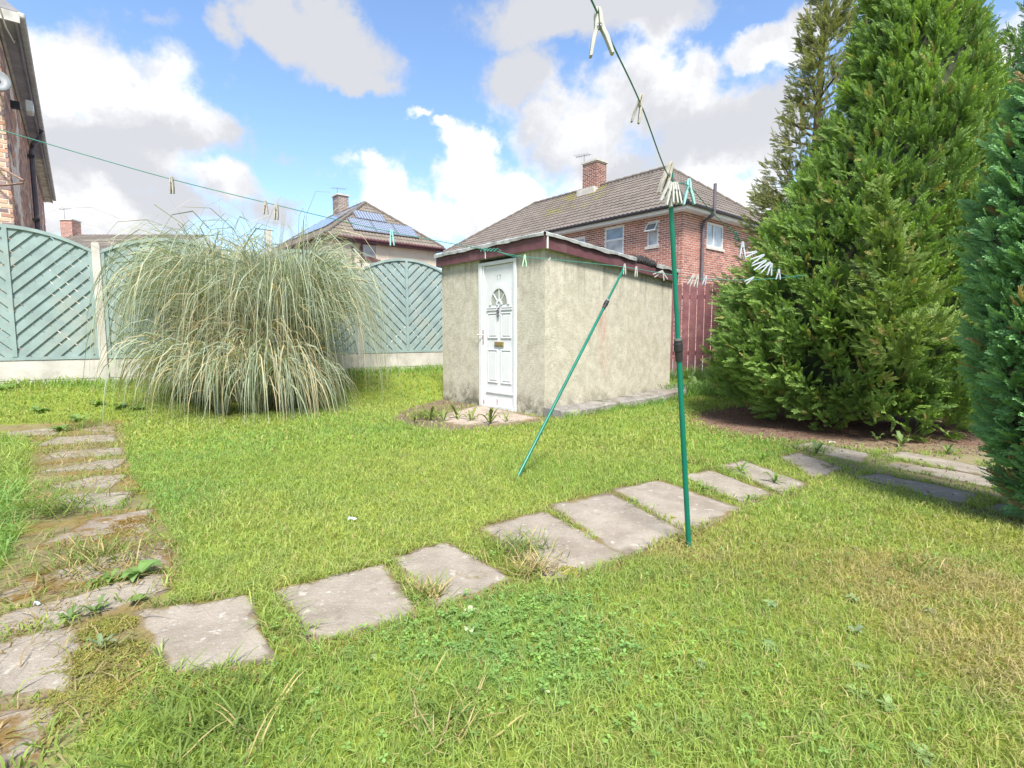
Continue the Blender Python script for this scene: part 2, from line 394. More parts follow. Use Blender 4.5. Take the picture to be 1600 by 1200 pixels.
# ---- paving quads (photo pixels), near-left, far-left, far-right, near-right
PATH = [[(213,958),(392,932),(432,1036),(262,1058)],[(420,927),(600,884),(655,965),(497,1006)],[(613,876),(697,850),(797,905),(682,949)],
 [(757,826),(850,803),(970,868),(856,912)],[(866,794),(952,775),(1066,833),(968,866)],[(965,769),(1032,754),(1150,796),(1068,830)],
 [(1066,745),(1112,735),(1203,771),(1158,786)],[(1125,729),(1163,721),(1259,756),(1222,771)],[(1218,715),(1250,710),(1318,733),(1272,748)]]
PATIO = [[(1335,746),(1371,740),(1533,774),(1506,789)],[(1378,728),(1402,722),(1577,751),(1552,763)],[(1234,699),(1268,693),(1362,711),(1345,725)],
 [(1373,713),(1411,707),(1572,738),(1548,747)],[(1530,794),(1562,786),(1650,806),(1620,822)],[(1585,760),(1625,752),(1720,772),(1700,786)]]
LEFT = [[(2,681),(40,668),(92,668),(90,682)],[(112,672),(140,662),(182,666),(180,676)],[(55,698),(88,684),(182,679),(182,691)],[(66,717),(88,705),(190,699),(192,711)],
 [(52,740),(160,719),(199,717),(180,732)],[(70,762),(140,745),(200,742),(172,762)],[(42,800),(100,774),(212,768),(188,792)],
 [(55,856),(140,812),(236,795),(232,838)],[(-20,948),(45,898),(262,846),(268,890)],[(-30,1006),(5,962),(255,896),(262,925),(120,975)],
 [(-90,1110),(-20,1012),(128,977),(108,1085)],[(-160,1230),(-100,1130),(105,1098),(60,1190)]]
def quadw(q): return [gp(*p)[:2] for p in q]
PATHW, PATIOW, LEFTW = [list(map(quadw, s)) for s in (PATH, PATIO, LEFT)]
def grow(q, k): c = np.mean(V(q), 0); return [c+(p-c)*k for p in V(q)]
PATHW = [grow(q, 1.06 if i < 2 else (1.13 if 3 <= i <= 5 else 1.10)) for i, q in enumerate(PATHW)]; PATIOW = [grow(q, 1.07) for q in PATIOW]; LEFTW = [grow(q, 1.06) for q in LEFTW]
SLABS = PATHW+PATIOW+LEFTW
SHED_FOOT = [(SH+q)[:2] for q in (V((0, 0, 0)), D*2.3, D*2.3+E_*2.8, E_*2.8)]
APRON = quadp = [gp(*p)[:2] for p in [(640,640),(700,628),(760,634),(852,652),(846,662),(760,668),(690,668)]]
SOIL = [[gp(*p)[:2] for p in [(612,652),(645,636),(700,622),(745,634),(850,652),(862,660),(770,669),(700,674),(645,668)]]]
TREE_C = V((4.15, 6.35)); 
def litter(x, y): return ss(1-np.hypot((x-4.0)/2.15, (y-6.1)/1.72), 0, .25)
def leftzone(x, y):                                   # the worn strip of the old left path
    poly = [gp(*p)[:2] for p in [(-10,672),(190,660),(205,745),(242,790),(285,880),(270,935),(225,975),(240,1040),(130,1170),(60,1250),(-300,1250),(-120,1010),(20,870),(40,770),(50,700)]]
    return inpoly(x, y, poly)
# ---- ground sheet
def axis(lo, hi, st, far):
    a = list(np.arange(lo, hi+st/2, st)); g = st; x = hi; r = []
    while x < far: g *= 1.7; x += g; r.append(x)
    g = st; x = lo; l = []
    while x > -far: g *= 1.7; x -= g; l.append(x)
    return V(l[::-1]+a+r)
gx = axis(-9, 8, .09, 600); gy = axis(-1, 13, .09, 600)
GX, GY = np.meshgrid(gx, gy); GZ = zt(GX, GY)
lz = leftzone(GX, GY).astype(float); sz = inpoly(GX, GY, SOIL[0]).astype(float)
pampas_c = V((-3.75, 7.75))
base = np.stack([.12+.08*fbm(GX, GY, 2, 5), .155+.08*fbm(GX, GY, 2, 5), .035+.0*GX], -1)
def blend(c, w, col): return c*(1-w[..., None])+V(col)*w[..., None]
base = blend(base, np.clip(.8*lz, 0, 1), (.185, .145, .095)); base = blend(base, lz*ss(fbm(GX, GY, 4, 21), .48, .62)*.8, (.18, .125, .04))
base = blend(base, sz, (.155, .115, .082)); base = blend(base, litter(GX, GY), (.155, .108, .080))
PATIO_ZONE = [gp(*p)[:2] for p in [(1222,694),(1300,686),(1620,700),(1700,800),(1600,826),(1520,800),(1335,752),(1262,716)]]
base = blend(base, inpoly(GX, GY, PATIO_ZONE)*.85, (.20, .165, .105))
far_ = ss((GX-F0[0])*FN[0]+(GY-F0[1])*FN[1], .15, .4); far_ = np.maximum(far_, ss(GY, 10.9, 11.2)*ss(GX, 1.5, 2.2)); base = blend(base, far_, (.21, .20, .185))
base = base*(.72+.56*fbm(GX, GY, 9, 41))[..., None]
nearslab = np.zeros_like(GX)
for q in PATHW:
    c = np.mean(V(q), 0); big_ = [c+(p-c)*1.14 for p in V(q)]; nearslab = np.maximum(nearslab, inpoly(GX, GY, big_))
base = blend(base, nearslab*.8, (.15, .115, .045))
nx, ny = len(gx), len(gy); ii = np.arange(nx*ny).reshape(ny, nx)
gf = np.stack([ii[:-1, :-1], ii[:-1, 1:], ii[1:, 1:], ii[1:, :-1]], -1).reshape(-1, 4)
MAT['ground'] = attrmat('lawn_soil', .95, .8, 45, .05)
ground = mesh_np('ground', np.stack([GX, GY, GZ], -1).reshape(-1, 3), gf, 'ground', col=base.reshape(-1, 3), smooth=True)
tag(ground, 'garden soil under the lawn, rising towards the fence', kind='structure')

# ---- paving
def slab(quad, parent, mat, z=.012, th=.05, name='paving_slab', jit=.013, tilt=.004):
    q = V(quad); pts = []
    for i in range(4 if len(q) == 4 else len(q)):
        a, b = q[i], q[(i+1) % len(q)]
        for t in (.05, .17, .29, .42, .56, .69, .82, .95): pts.append(a+(b-a)*t)
    pts = V(pts); c = pts.mean(0); pts = pts+rng.normal(0, jit*.6, pts.shape); n = len(pts)
    wv_ = fbm(pts[:, 0], pts[:, 1], 9, 13)-.5; pts = pts+(pts-c)*(wv_*.07)[:, None]; z0 = float(zt(*c)); tx, ty = rng.normal(0, tilt, 2)
    zz = lambda p: z0+z+tx*(p[0]-c[0])+ty*(p[1]-c[1])
    inn = [p+(c-p)/np.linalg.norm(c-p)*.012 for p in pts]; in2 = [p+(c-p)*rng.uniform(.12, .34) for p in pts]
    vs = [(p[0], p[1], z0+z-th) for p in pts]+[(p[0], p[1], zz(p)-.008) for p in pts]+[(p[0], p[1], zz(p)) for p in inn]+[(p[0], p[1], zz(p)+.002) for p in in2]
    rim = V([1.]*(3*n)+[0.]*n)[:, None]*np.ones(3)
    fs = [(i, (i+1) % n, n+(i+1) % n, n+i) for i in range(n)]+[(n+i, n+(i+1) % n, 2*n+(i+1) % n, 2*n+i) for i in range(n)]+[(2*n+i, 2*n+(i+1) % n, 3*n+(i+1) % n, 3*n+i) for i in range(n)]+[tuple(range(3*n, 4*n))]
    if ((V(quad)[1]-V(quad)[0])[0]*(V(quad)[2]-V(quad)[1])[1]-(V(quad)[1]-V(quad)[0])[1]*(V(quad)[2]-V(quad)[1])[0]) < 0: fs = [f[::-1] for f in fs]
    return mesh_np(name, vs, fs, mat, parent, col=rim, colname='rim', origin=(c[0], c[1], z0))
pth = tag(empty('garden_path', gp(600, 900)), 'diagonal garden path of weathered concrete slabs', kind='structure')
for i, q in enumerate(PATHW): slab(q, pth, 'slab' if i < 7 else 'slab_far', .008)
pat = tag(empty('patio', gp(1450, 740)), 'sunken row of slabs in front of the conifers', kind='structure')
for q in PATIOW: slab(q, pat, 'slab_far', .006)
lpa = tag(empty('side_path', gp(130, 800)), 'overgrown mossy slab path beside the left fence', kind='structure')
for i, q in enumerate(LEFTW): slab(q, lpa, 'slab_moss' if i in (1, 7, 8, 11) else ('slab' if i in (10, 9) else 'slab_far'), .007, jit=.012)

# ------------------------------------------------------------------ garden fence
fence = empty('garden_fence', F0, 'sage green arched herringbone fence between concrete posts', 'fence')
PITCHF, OFFF = 1.87, .06
def FP(s, z, o=0.0): return F0*V((1, 1, 0))+FD*s+UP*z-FN*o        # o towards the camera
def clip(poly, a, b, c):                              # keep a*x+b*y<=c
    out = []
    for i in range(len(poly)):
        p, q = poly[i], poly[(i+1) % len(poly)]; dp = a*p[0]+b*p[1]-c; dq = a*q[0]+b*q[1]-c
        if dp <= 0: out.append(p)
        if dp*dq < 0: t = dp/(dp-dq); out.append((p[0]+t*(q[0]-p[0]), p[1]+t*(q[1]-p[1])))
    return out
def make_panel(s0):
    hw = .89; zb, ze, zc = .69, 2.22, 2.47
    arch = lambda x: ze+(zc-ze)*(1-(x/hw)**2)
    b = B(); fr = (FP(s0, 0), FD, UP, -FN); w = .045
    b.box(fr, (-hw, zb, -.005), (hw, zb+w, .04)); b.box(fr, (-hw, zb+w, -.005), (-hw+w, ze-.01, .04)); b.box(fr, (hw-w, zb+w, -.005), (hw, ze-.01, .04))
    b.box(fr, (-.025, zb+w, -.005), (.025, zc-w, .045))
    xs = np.linspace(-hw, hw, 17)
    for x0, x1 in zip(xs[:-1], xs[1:]): b.prism([FP(s0+x0, arch(x0)-w, -.005), FP(s0+x1, arch(x1)-w, -.005), FP(s0+x1, arch(x1), -.005), FP(s0+x0, arch(x0), -.005)], -FN*.05)
    p = b.build('fence_panel', 'sage', fence, origin=FP(s0, zb))
    k = 1/math.sqrt(2)
    for sgn in (-1, 1):
        half = [(0, zb+w)]+[(hw-w, zb+w)]+[(x, arch(x)-w) for x in np.linspace(hw-w, 0, 8)]
        for layer, dirn, o, wid, pit in ((0, 1, .012, .080, .128), (1, -1, .0, .107, .112)):
            c0 = -1.6
            while c0 < 3.2:
                # front boards rise away from the middle; backing boards cross them
                a, bb = (-k, k) if dirn == 1 else (k, k)
                lo = c0+(.004*rng.normal()); po = clip(half, a, bb, lo+wid)
                if len(po) > 2: po = clip(po, -a, -bb, -lo)
                ar = abs(sum(po[i][0]*po[(i+1) % len(po)][1]-po[(i+1) % len(po)][0]*po[i][1] for i in range(len(po))))/2 if len(po) > 2 else 0
                if ar > .0012:
                    q = B(); q.prism([FP(s0+sgn*x, z, o+.0) for x, z in (po if sgn > 0 else po[::-1])], -FN*(.014 if layer == 0 else .008)); q.build('slat', 'sage', p)
                c0 += pit
    return p
for i in range(-1, 4): make_panel(i*PITCHF+OFFF)
for i in range(-1, 4):
    s = (i+.5)*PITCHF+OFFF; b = B(); fr = (FP(s, 0), FD, UP, -FN)
    b.box(fr, (-.048, .05, -.05), (.048, 2.31, .055)); b.prism([FP(s-.048, 2.31, -.05), FP(s+.048, 2.31, -.05), FP(s+.04, 2.33, -.04), FP(s-.04, 2.33, -.04)], -FN*.085)
    bevel(b.build('fence_post', 'concrete', fence, origin=FP(s, .05)), .006)
for i in range(-1, 4):
    for z0, z1 in ((.10, .405), (.412, .685)):
        b = B(); b.box((FP(i*PITCHF+OFFF, 0), FD, UP, -FN), (-.89, z0, -.02), (.89, z1, .03)); bevel(b.build('gravel_board', 'concrete', fence, origin=FP(i*PITCHF+OFFF, z0)), .005)

# ------------------------------------------------------------------ bricks and houses
BR_PAL = V([(.30, .115, .085), (.36, .15, .11), (.40, .18, .14), (.33, .14, .11), (.24, .105, .09)])
BL_PAL = V([(.54, .29, .19), (.46, .26, .19), (.38, .25, .22), (.26, .19, .19), (.56, .38, .27), (.50, .31, .23)])
def bricks(O, u, n, W, z0, z1, holes=(), single=None, pal=BR_PAL, L_=.225, H=.075, skip=None, jmax=.004):
    """returns joined arrays and a list of single bricks (center, length); course grid from O"""
    vs, fs, cs, singles = [], [], [], []; k = 0; row = 0; z = z0
    fq = V([(4, 5, 7, 6), (0, 1, 5, 4), (2, 6, 7, 3), (0, 4, 6, 2), (1, 3, 7, 5)])
    while z < z1-.03:
        x = -L_/2 if row % 2 else 0.0
        while x < W-.02:
            a, b = max(x, 0), min(x+L_-.020, W)
            segs = [(a, b)] if b-a > .03 else []
            for (h0, h1, hz0, hz1) in holes:
                if z+H-.012 > hz0 and z < hz1:
                    ns = []
                    for (p, q) in segs:
                        if q <= h0 or p >= h1: ns.append((p, q)); continue
                        if h0-p > .03: ns.append((p, h0-.004))
                        if q-h1 > .03: ns.append((h1+.004, q))
                    segs = ns
            for (p, q) in segs:
                d_ = rng.uniform(0, jmax); c = (p+q)/2
                if single and single(c, z) and q-p > L_*.8: singles.append((O+u*c+UP*(z+H/2-.006)+n*d_)); continue
                if skip and skip(c, z): continue
                P = [O+u*xx+UP*zz+n*ww for ww in (-.03, .005+d_) for zz in (z, min(z+H-.020, z1)) for xx in (p, q)]
                vs += P; fs.append(fq+k); k += 8; col = pal[rng.integers(len(pal))]*rng.uniform(.85, 1.15); cs += [col]*8
            x += L_
        z += H; row += 1
    return (V(vs), np.concatenate(fs) if fs else np.zeros((0, 4), int), V(cs)), singles
def backing(b, O, u, n, W, z0, z1, holes, dep=.09):
    us = sorted({0, W, *[h for q in holes for h in q[:2]]}); zs = sorted({z0, z1, *[h for q in holes for h in q[2:]]})
    for i in range(len(us)-1):
        for j in range(len(zs)-1):
            cu, cz = (us[i]+us[i+1])/2, (zs[j]+zs[j+1])/2
            if any(h[0] < cu < h[1] and h[2] < cz < h[3] for h in holes): continue
            b.add([O+u*us[i]+UP*zs[j], O+u*us[i+1]+UP*zs[j], O+u*us[i+1]+UP*zs[j+1], O+u*us[i]+UP*zs[j+1]], [(0, 1, 2, 3)])
    for (h0, h1, a, c) in holes:
        P = lambda uu, zz, dd: O+u*uu+UP*zz-n*dd
        b.add([P(h0, a, 0), P(h1, a, 0), P(h1, c, 0), P(h0, c, 0), P(h0, a, dep), P(h1, a, dep), P(h1, c, dep), P(h0, c, dep)], [(0, 1, 5, 4), (1, 2, 6, 5), (2, 3, 7, 6), (3, 0, 4, 7)])
def join(parts):
    vs, fs, cs = [], [], []; k = 0
    for v, f, c in parts:
        if len(v) == 0: continue
        vs.append(v); fs.append(f+k); cs.append(c); k += len(v)
    return np.concatenate(vs), np.concatenate(fs), np.concatenate(cs)
def roof_tiles(name, O, u, s, n, uL, uR, slope, parent, tile=.20, gauge=.30, pal=(.150, .128, .112), rel=.028, moss=None):
    """O eave origin, u along eave, s up the slope; uL(v), uR(v) give the clipped span"""
    vs, fs, cs = [], [], []; k = 0; rows = int(math.ceil(slope/gauge)); sub = 4
    for r in range(rows):
        v0, v1 = r*gauge, min((r+1)*gauge+.02, slope); vm = (v0+v1)/2
        a, b = uL(vm), uR(vm)
        if b-a < .05: continue
        m = max(2, int((b-a)/tile*sub)); us = np.linspace(a, b, m+1); ph = us/tile*2*math.pi
        prof = rel*(.5+.5*np.cos(ph))+.006*vn(us/tile, us*0+r, 1, 8)
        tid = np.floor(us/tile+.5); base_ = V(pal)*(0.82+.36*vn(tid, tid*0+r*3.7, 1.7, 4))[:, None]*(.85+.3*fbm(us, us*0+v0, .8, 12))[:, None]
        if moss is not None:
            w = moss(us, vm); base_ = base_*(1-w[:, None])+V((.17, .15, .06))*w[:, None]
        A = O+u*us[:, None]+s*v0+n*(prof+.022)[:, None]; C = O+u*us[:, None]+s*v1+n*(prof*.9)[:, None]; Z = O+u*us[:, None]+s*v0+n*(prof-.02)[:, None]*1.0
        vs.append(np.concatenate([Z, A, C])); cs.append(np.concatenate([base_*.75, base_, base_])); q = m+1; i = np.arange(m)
        fs.append(np.stack([i, i+1, q+i+1, q+i], -1)+k); fs.append(np.stack([q+i, q+i+1, 2*q+i+1, 2*q+i], -1)+k); k += 3*q
    o = mesh_np(name, np.concatenate(vs), np.concatenate(fs), 'tiles', parent, col=np.concatenate(cs), origin=O); return tag(o, kind='stuff')
def chimney(parent, C, u, v, hu, hv, z0, z1, pal, pots=0, matcap='concrete'):
    b = B(); fr = (C*V((1, 1, 0)), u, v, UP); b.box(fr, (-hu, -hv, z0), (hu, hv, z1)); ch = b.build('chimney', 'mortar', parent, origin=C*V((1, 1, 0))+UP*z0)
    ps = []
    for (O, uu, nn, W) in ((-u*hu-v*hv, u, -v, 2*hu), (-u*hu-v*hv, v, -u, 2*hv), (u*hu-v*hv, v, u, 2*hv), (-u*hu+v*hv, u, v, 2*hu)):
        ps.append(bricks(C*V((1, 1, 0))+O, uu, nn, W, z0, z1, pal=pal)[0])
    vv, ff, cc_ = join(ps); tag(mesh_np('brick_courses', vv, ff, 'brick_stuff', ch, col=cc_, origin=C*V((1, 1, 0))+UP*z0), kind='stuff')
    b = B(); b.box(fr, (-hu-.06, -hv-.06, z1), (hu+.06, hv+.06, z1+.08)); b.build('chimney_cap', matcap, ch)
    return ch
def aerial(parent, P, h, u):
    b = B(); b.tube([P, P+UP*h], .018, 6); b.tube([P+UP*(h-.1)-u*.35, P+UP*(h-.02)+u*.5], .012, 5)
    for t in np.linspace(-.3, .45, 6):
        c = P+UP*(h-.07+.08*(t+.3)/.75)+u*t; w = np.cross(u, UP); b.tube([c-w*.22, c+w*.22], .008, 4)
    return b.build('aerial', 'spring', parent)
def window(parent, O, u, n, W, H, mat='white', glass='glass_net', bars=(), zbars=(), sill=True, rec=.05, fw=.055):
    """O lower-left corner on the wall face"""
    Fo = O-n*rec; fr = (Fo, u, UP, n); b = B()
    b.box(fr, (0, 0, 0), (W, fw, .045)); b.box(fr, (0, H-fw, 0), (W, H, .045)); b.box(fr, (0, fw, 0), (fw, H-fw, .045)); b.box(fr, (W-fw, fw, 0), (W, H-fw, .045))
    for x in bars: b.box(fr, (x-.035, fw, 0), (x+.035, H-fw, .05))
    for z in zbars: b.box(fr, (fw, z-.035, .001), (W-fw, z+.035, .048))
    w = b.build('window', mat, parent, origin=O)
    zz = [0, *zbars, H]
    xx = [0, *bars, W]
    for i in range(len(xx)-1):
        for j in range(len(zz)-1):
            g = B(); g.box(fr, (xx[i]+.02, zz[j]+.02, .012), (xx[i+1]-.02, zz[j+1]-.02, .022)); gm = glass[j] if isinstance(glass, (list, tuple)) else glass; g.build('pane', gm, w)
    if sill:
        b = B(); b.box((O, u, UP, n), (-.06, -.085, -.04), (W+.06, -.003, .05)); b.build('sill', 'concrete', w)
    return w

# ---- red brick house
rh = empty('brick_house', (5.75, 17.5, 0), 'red brick semi-detached house with long hipped tile roof behind the shed', 'house')
C0 = atY(1074, 316, 17.06)                           # eave corner
ZE = C0[2]; LH, WH, IN = 13.8, 7.0, .35
W0 = C0*V((1, 1, 0))+IN*(D+E_)                       # wall corner on the ground
zw1 = ZE-.17
nf, nr = -E_, -D
LF, LR = LH-2*IN, WH-2*IN
def hole(px0, py0, px1, py1, P0, u, n):
    a, b = onpl(px0, py0, P0, n), onpl(px1, py1, P0, n); x0, x1 = sorted((np.dot(a-P0, u), np.dot(b-P0, u))); z0, z1 = sorted((a[2], b[2])); return [x0, x1, z0, z1]
h1 = hole(914, 368, 880, 410, W0, D, nf); h1 = [h1[0], h1[1], 3.15, ZE-.42]
h2 = hole(975, 352, 945, 402, W0, D, nf); h2[2] = 3.3
h3 = hole(1029, 346, 1011, 386, W0, D, nf)
h4 = hole(1105, 347, 1129, 390, W0, E_, nr)
h5 = [h1[1]+2.2, h1[1]+3.4, 3.3, ZE-.42]; h6 = [h5[1]+1.6, h5[1]+2.8, 3.3, ZE-.42]
hf = [h1, h2, h3, h5, h6]; hr = [h4]
b = B(); backing(b, W0, D, nf, LF, -.2, zw1, hf); backing(b, W0, E_, nr, LR, -.2, zw1, hr)
backing(b, W0+E_*LR, D, E_, LF, -.2, zw1, []); backing(b, W0+D*LF, E_, D, LR, -.2, zw1, [])
wall = b.build('wall', 'mortar', rh)
inview_f = lambda c, z: c < 3.35 and z > 3.05
inview_r = lambda c, z: c < 2.6 and z > 3.05
(a1, s1) = bricks(W0, D, nf, LF, -.15, zw1, hf, inview_f); (a2, s2) = bricks(W0, E_, nr, LR, -.15, zw1, hr, inview_r)
s1 = [(p, D) for p in s1]; s2 = [(p, E_) for p in s2]
al_ = s1+s2; al_.sort(key=lambda q: np.linalg.norm(q[0]-CAM)); sing, rest = al_[:300], al_[300:]
def brickproto(u, n, nm='brick'):
    q = B(); q.box((np.zeros(3), u, UP, n), (-.1025, -.0275, -.03), (.1025, .0275, .006)); o = mesh_np(nm, q.v, q.f, 'red_brick', rh); return o
pf, pr_ = brickproto(D, nf), brickproto(E_, nr)
ex = []
for lst, first in ((sing, True), (rest, False)):
    for (p, u) in lst:
        proto = pf if u is D else pr_
        if first:
            if proto.get('used'): o = rep(proto, wall)
            else: proto['used'] = 1; o = proto; o.parent = wall
            o.location = [float(q) for q in (p-V(rh.location))]
        else:
            nn = nf if u is D else nr
            P = [p+u*x+UP*z+nn*w for w in (-.03, .006) for z in (-.0275, .0275) for x in (-.1025, .1025)]
            ex.append((V(P), V([(4, 5, 7, 6), (0, 1, 5, 4), (2, 6, 7, 3), (0, 4, 6, 2), (1, 3, 7, 5)]), V([BR_PAL[rng.integers(5)]]*8)))
for p in (pf, pr_):
    if 'used' in p: del p['used']
vv, ff, cc_ = join([a1, a2]+ex); tag(mesh_np('brick_courses', vv, ff, 'brick_stuff', wall, col=cc_, origin=rh.location), kind='stuff')
def wat(h, P0, u): return P0+u*h[0]+UP*h[2]
window(rh, wat(h1, W0, D), D, nf, h1[1]-h1[0], h1[3]-h1[2], glass='glass_blue', bars=((h1[1]-h1[0])*.55,))
window(rh, wat(h2, W0, D), D, nf, h2[1]-h2[0], h2[3]-h2[2], glass=['glass_net', 'glass_blue'], zbars=((h2[3]-h2[2])*.72,))
w3 = window(rh, wat(h3, W0, D), D, nf, h3[1]-h3[0], (h3[3]-h3[2]), glass='glass_net', zbars=((h3[3]-h3[2])*.68,))
# small top light of that window stands open
hh = (h3[3]-h3[2]); wd = h3[1]-h3[0]; top = wat(h3, W0, D)+UP*(hh-.03)+nf*.0; dn = (nf*.55-UP*.83)
b = B(); fr = (top, D, dn, np.cross(D, dn)); b.box(fr, (0, 0, 0), (wd, .04, .03)); b.box(fr, (0, .30, 0), (wd, .34, .03)); b.box(fr, (0, .04, 0), (.045, .30, .03)); b.box(fr, (wd-.045, .04, 0), (wd, .30, .03))
sash = b.build('open_sash', 'white', w3); b = B(); b.box(fr, (.045, .04, .01), (wd-.045, .30, .018)); b.build('pane', 'glass_dark', w3)
window(rh, wat(h4, W0, E_), E_, nr, h4[1]-h4[0], h4[3]-h4[2], glass='glass_net', bars=((h4[1]-h4[0])*.42,))
for h in (h5, h6): window(rh, wat(h, W0, D), D, nf, h[1]-h[0], h[3]-h[2], glass='glass_blue', bars=((h[1]-h[0])*.5,))
# eaves
def eave_ring(parent, C, LHx, WHx, ze, u=D, v=E_, mats=('white_paint', 'black', 'white_paint'), inn=.35, gr=.055):
    b = B(); fr = (C*V((1, 1, 0)), u, v, UP)
    b.box(fr, (.03, .03, ze-.17), (LHx-.03, WHx-.03, ze-.14)); so_ = b.build('soffit', mats[0], parent)
    for (a, c) in (((.0, .0), (LHx, .03)), ((.0, WHx-.03), (LHx, WHx)), ((.0, .03), (.03, WHx-.03)), ((LHx-.03, .03), (LHx, WHx-.03))):
        b = B(); b.box(fr, (a[0], a[1], ze-.175), (c[0], c[1], ze-.012)); b.build('fascia', mats[2], parent)
    P = lambda x, y: C*V((1, 1, 0))+u*x+v*y+UP*(ze-.03)
    for pts in ([P(-.06, -.06), P(LHx+.06, -.06)], [P(-.06, -.05), P(-.06, WHx+.05)]):
        b = B(); b.tube(pts, gr, 8); b.build('gutter', mats[1], parent)
eave_ring(rh, C0, LH, WH, ZE)
RISE = 2.42; HIP = 3.05
def hip_roof(parent, C, LHx, WHx, ze, rise, hip, u=D, v=E_, **kw):
    O = C*V((1, 1, 0))+UP*ze; R1 = O+u*hip+v*WHx/2+UP*rise; R2 = O+u*(LHx-hip)+v*WHx/2+UP*rise
    c2, c3, c4 = O+u*LHx, O+u*LHx+v*WHx, O+v*WHx
    r = mesh_np('roof', [O, c2, c3, c4, R1, R2], [(0, 1, 5, 4), (2, 3, 4, 5), (1, 2, 5), (3, 0, 4)], 'torn_felt', parent, origin=parent.location)
    def face(O_, uu, W_, t0, t1, up_in, tag_='roof_tiles'):
        s = up_in+UP*rise; sl_ = np.linalg.norm(s); s = s/sl_; n = np.cross(uu, s); n = n if n[2] > 0 else -n
        roof_tiles(tag_, O_+n*.01, uu, s, n, lambda q: t0*q/sl_, lambda q: W_-t1*q/sl_, sl_, r, **kw)
    face(O, u, LHx, hip, hip, v*WHx/2); face(c4, u, LHx, hip, hip, -v*WHx/2)
    face(O, v, WHx, WHx/2, WHx/2, u*hip); face(c2, v, WHx, WHx/2, WHx/2, -u*hip)
    b = B(); b.cur = (.14, .12, .105)
    for (p, q) in ((R1, R2), (O, R1), (c4, R1), (c2, R2), (c3, R2)):
        k = max(2, int(np.linalg.norm(q-p)/.42))
        for i in range(k):
            a_, b_ = p+(q-p)*i/k, p+(q-p)*(i+.96)/k; b.tube([a_+UP*.03, b_+UP*.045], [.085, .095], 8)
    tag(b.build('ridge_tiles', 'tiles', r, col=True), kind='stuff')
    return r, R1, R2
mossf = lambda us, vm: ss(fbm(us, us*0+vm, 2.5, 31), .52, .66)*ss(2.2-np.abs(us-7.1), 0, 1.2)*ss(np.full_like(us, vm), 1.0, 2.5)
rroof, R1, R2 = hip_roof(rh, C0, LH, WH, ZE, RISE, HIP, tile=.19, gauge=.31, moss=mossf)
pc = None
for t in np.linspace(0, 1, 60):                      # find the ridge point the chimney stands on
    P = R1+(R2-R1)*t
    q = P-CAM; zc = q[1]*math.cos(PITCH)-q[2]*math.sin(PITCH)
    if pc is None and 800+FPX*q[0]/zc < 931: pc = P
chm = chimney(rroof, pc, D, E_, .40, .34, R1[2]-.25, R1[2]+1.05, BR_PAL*.7)
aerial(chm, pc*V((1, 1, 0))+D*.45-E_*.2+UP*(R1[2]+.3), 1.25, D)
b = B(); b.box((pc*V((1, 1, 0)), D, E_, UP), (-.5, -.62, R1[2]-.42), (.5, -.34, R1[2]-.10)); b.build('lead_flashing', 'concrete', rroof)
# soil pipe with swan neck on the right wall
pp = [onpl(1116, 262, W0-D*.45*0+nr*.5, nr)]
P1 = onpl(1116, 333, W0+nr*.44, nr); P2 = onpl(1099, 352, W0+nr*.09, nr); P3 = onpl(1093, 425, W0+nr*.09, nr); P3[:2] = P2[:2]
b = B(); b.tube([P1+UP*.95, P1+UP*.1], .055, 8); b.tube([P1+UP*.12, P1-UP*.02, P2+UP*.1, P2-UP*.06], .055, 8); b.tube([P2-UP*.02, P2*V((1, 1, 0))], .052, 8); smooth_angle(b.build('soil_pipe', 'pipe', rh))

# ---- cream house with solar panels
ch_ = empty('rendered_house', (-8.2, 24.6, 0), 'cream rendered house with solar panels on its hipped roof', 'house')
C1 = atY(507, 365, 24.0); ZC = C1[2]; LC, WC = 9.5, 6.3; W1 = C1*V((1, 1, 0))+.3*(D+E_)
hw_ = hole(564, 378, 590, 405, W1, E_, nr)
b = B(); backing(b, W1, E_, nr, WC-.6, -.2, ZC-.17, [hw_]); backing(b, W1, D, nf, LC-.6, -.2, ZC-.17, []); backing(b, W1+E_*(WC-.6), D, E_, LC-.6, -.2, ZC-.17, []); backing(b, W1+D*(LC-.6), E_, D, WC-.6, -.2, ZC-.17, [])
b.build('wall', 'cream', ch_)
for s in (2.35, 2.9, 5.3):                            # raised render bands between the wall panels
    b = B(); b.box((W1, E_, UP, nr), (s-.05, 0, 0), (s+.05, ZC-.2, .018)); b.build('wall_strip', 'cream', ch_)
window(ch_, wat(hw_, W1, E_), E_, nr, hw_[1]-hw_[0], hw_[3]-hw_[2], mat='maroon', glass='glass_net', rec=.03, sill=False, fw=.08)
b = B(); b.box((wat(hw_, W1, E_), E_, UP, nr), (-.12, -.12, .0), (hw_[1]-hw_[0]+.12, -.01, .07)); b.build('sill', 'maroon', ch_)
eave_ring(ch_, C1, LC, WC, ZC, mats=('maroon', 'maroon', 'maroon'))
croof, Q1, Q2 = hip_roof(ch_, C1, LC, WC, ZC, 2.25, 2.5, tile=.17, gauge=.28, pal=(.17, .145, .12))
for px, r_ in ((551, .05), (563, .045)):
    p = onpl(px, 378, W1+nr*.08, nr); b = B(); b.tube([p*V((1, 1, 0))+UP*(ZC-.22)+nr*.16, p*V((1, 1, 0))+UP*(ZC-.42), p*V((1, 1, 0))], r_, 7); b.build('downpipe', 'pipe' if px == 551 else 'maroon', ch_)
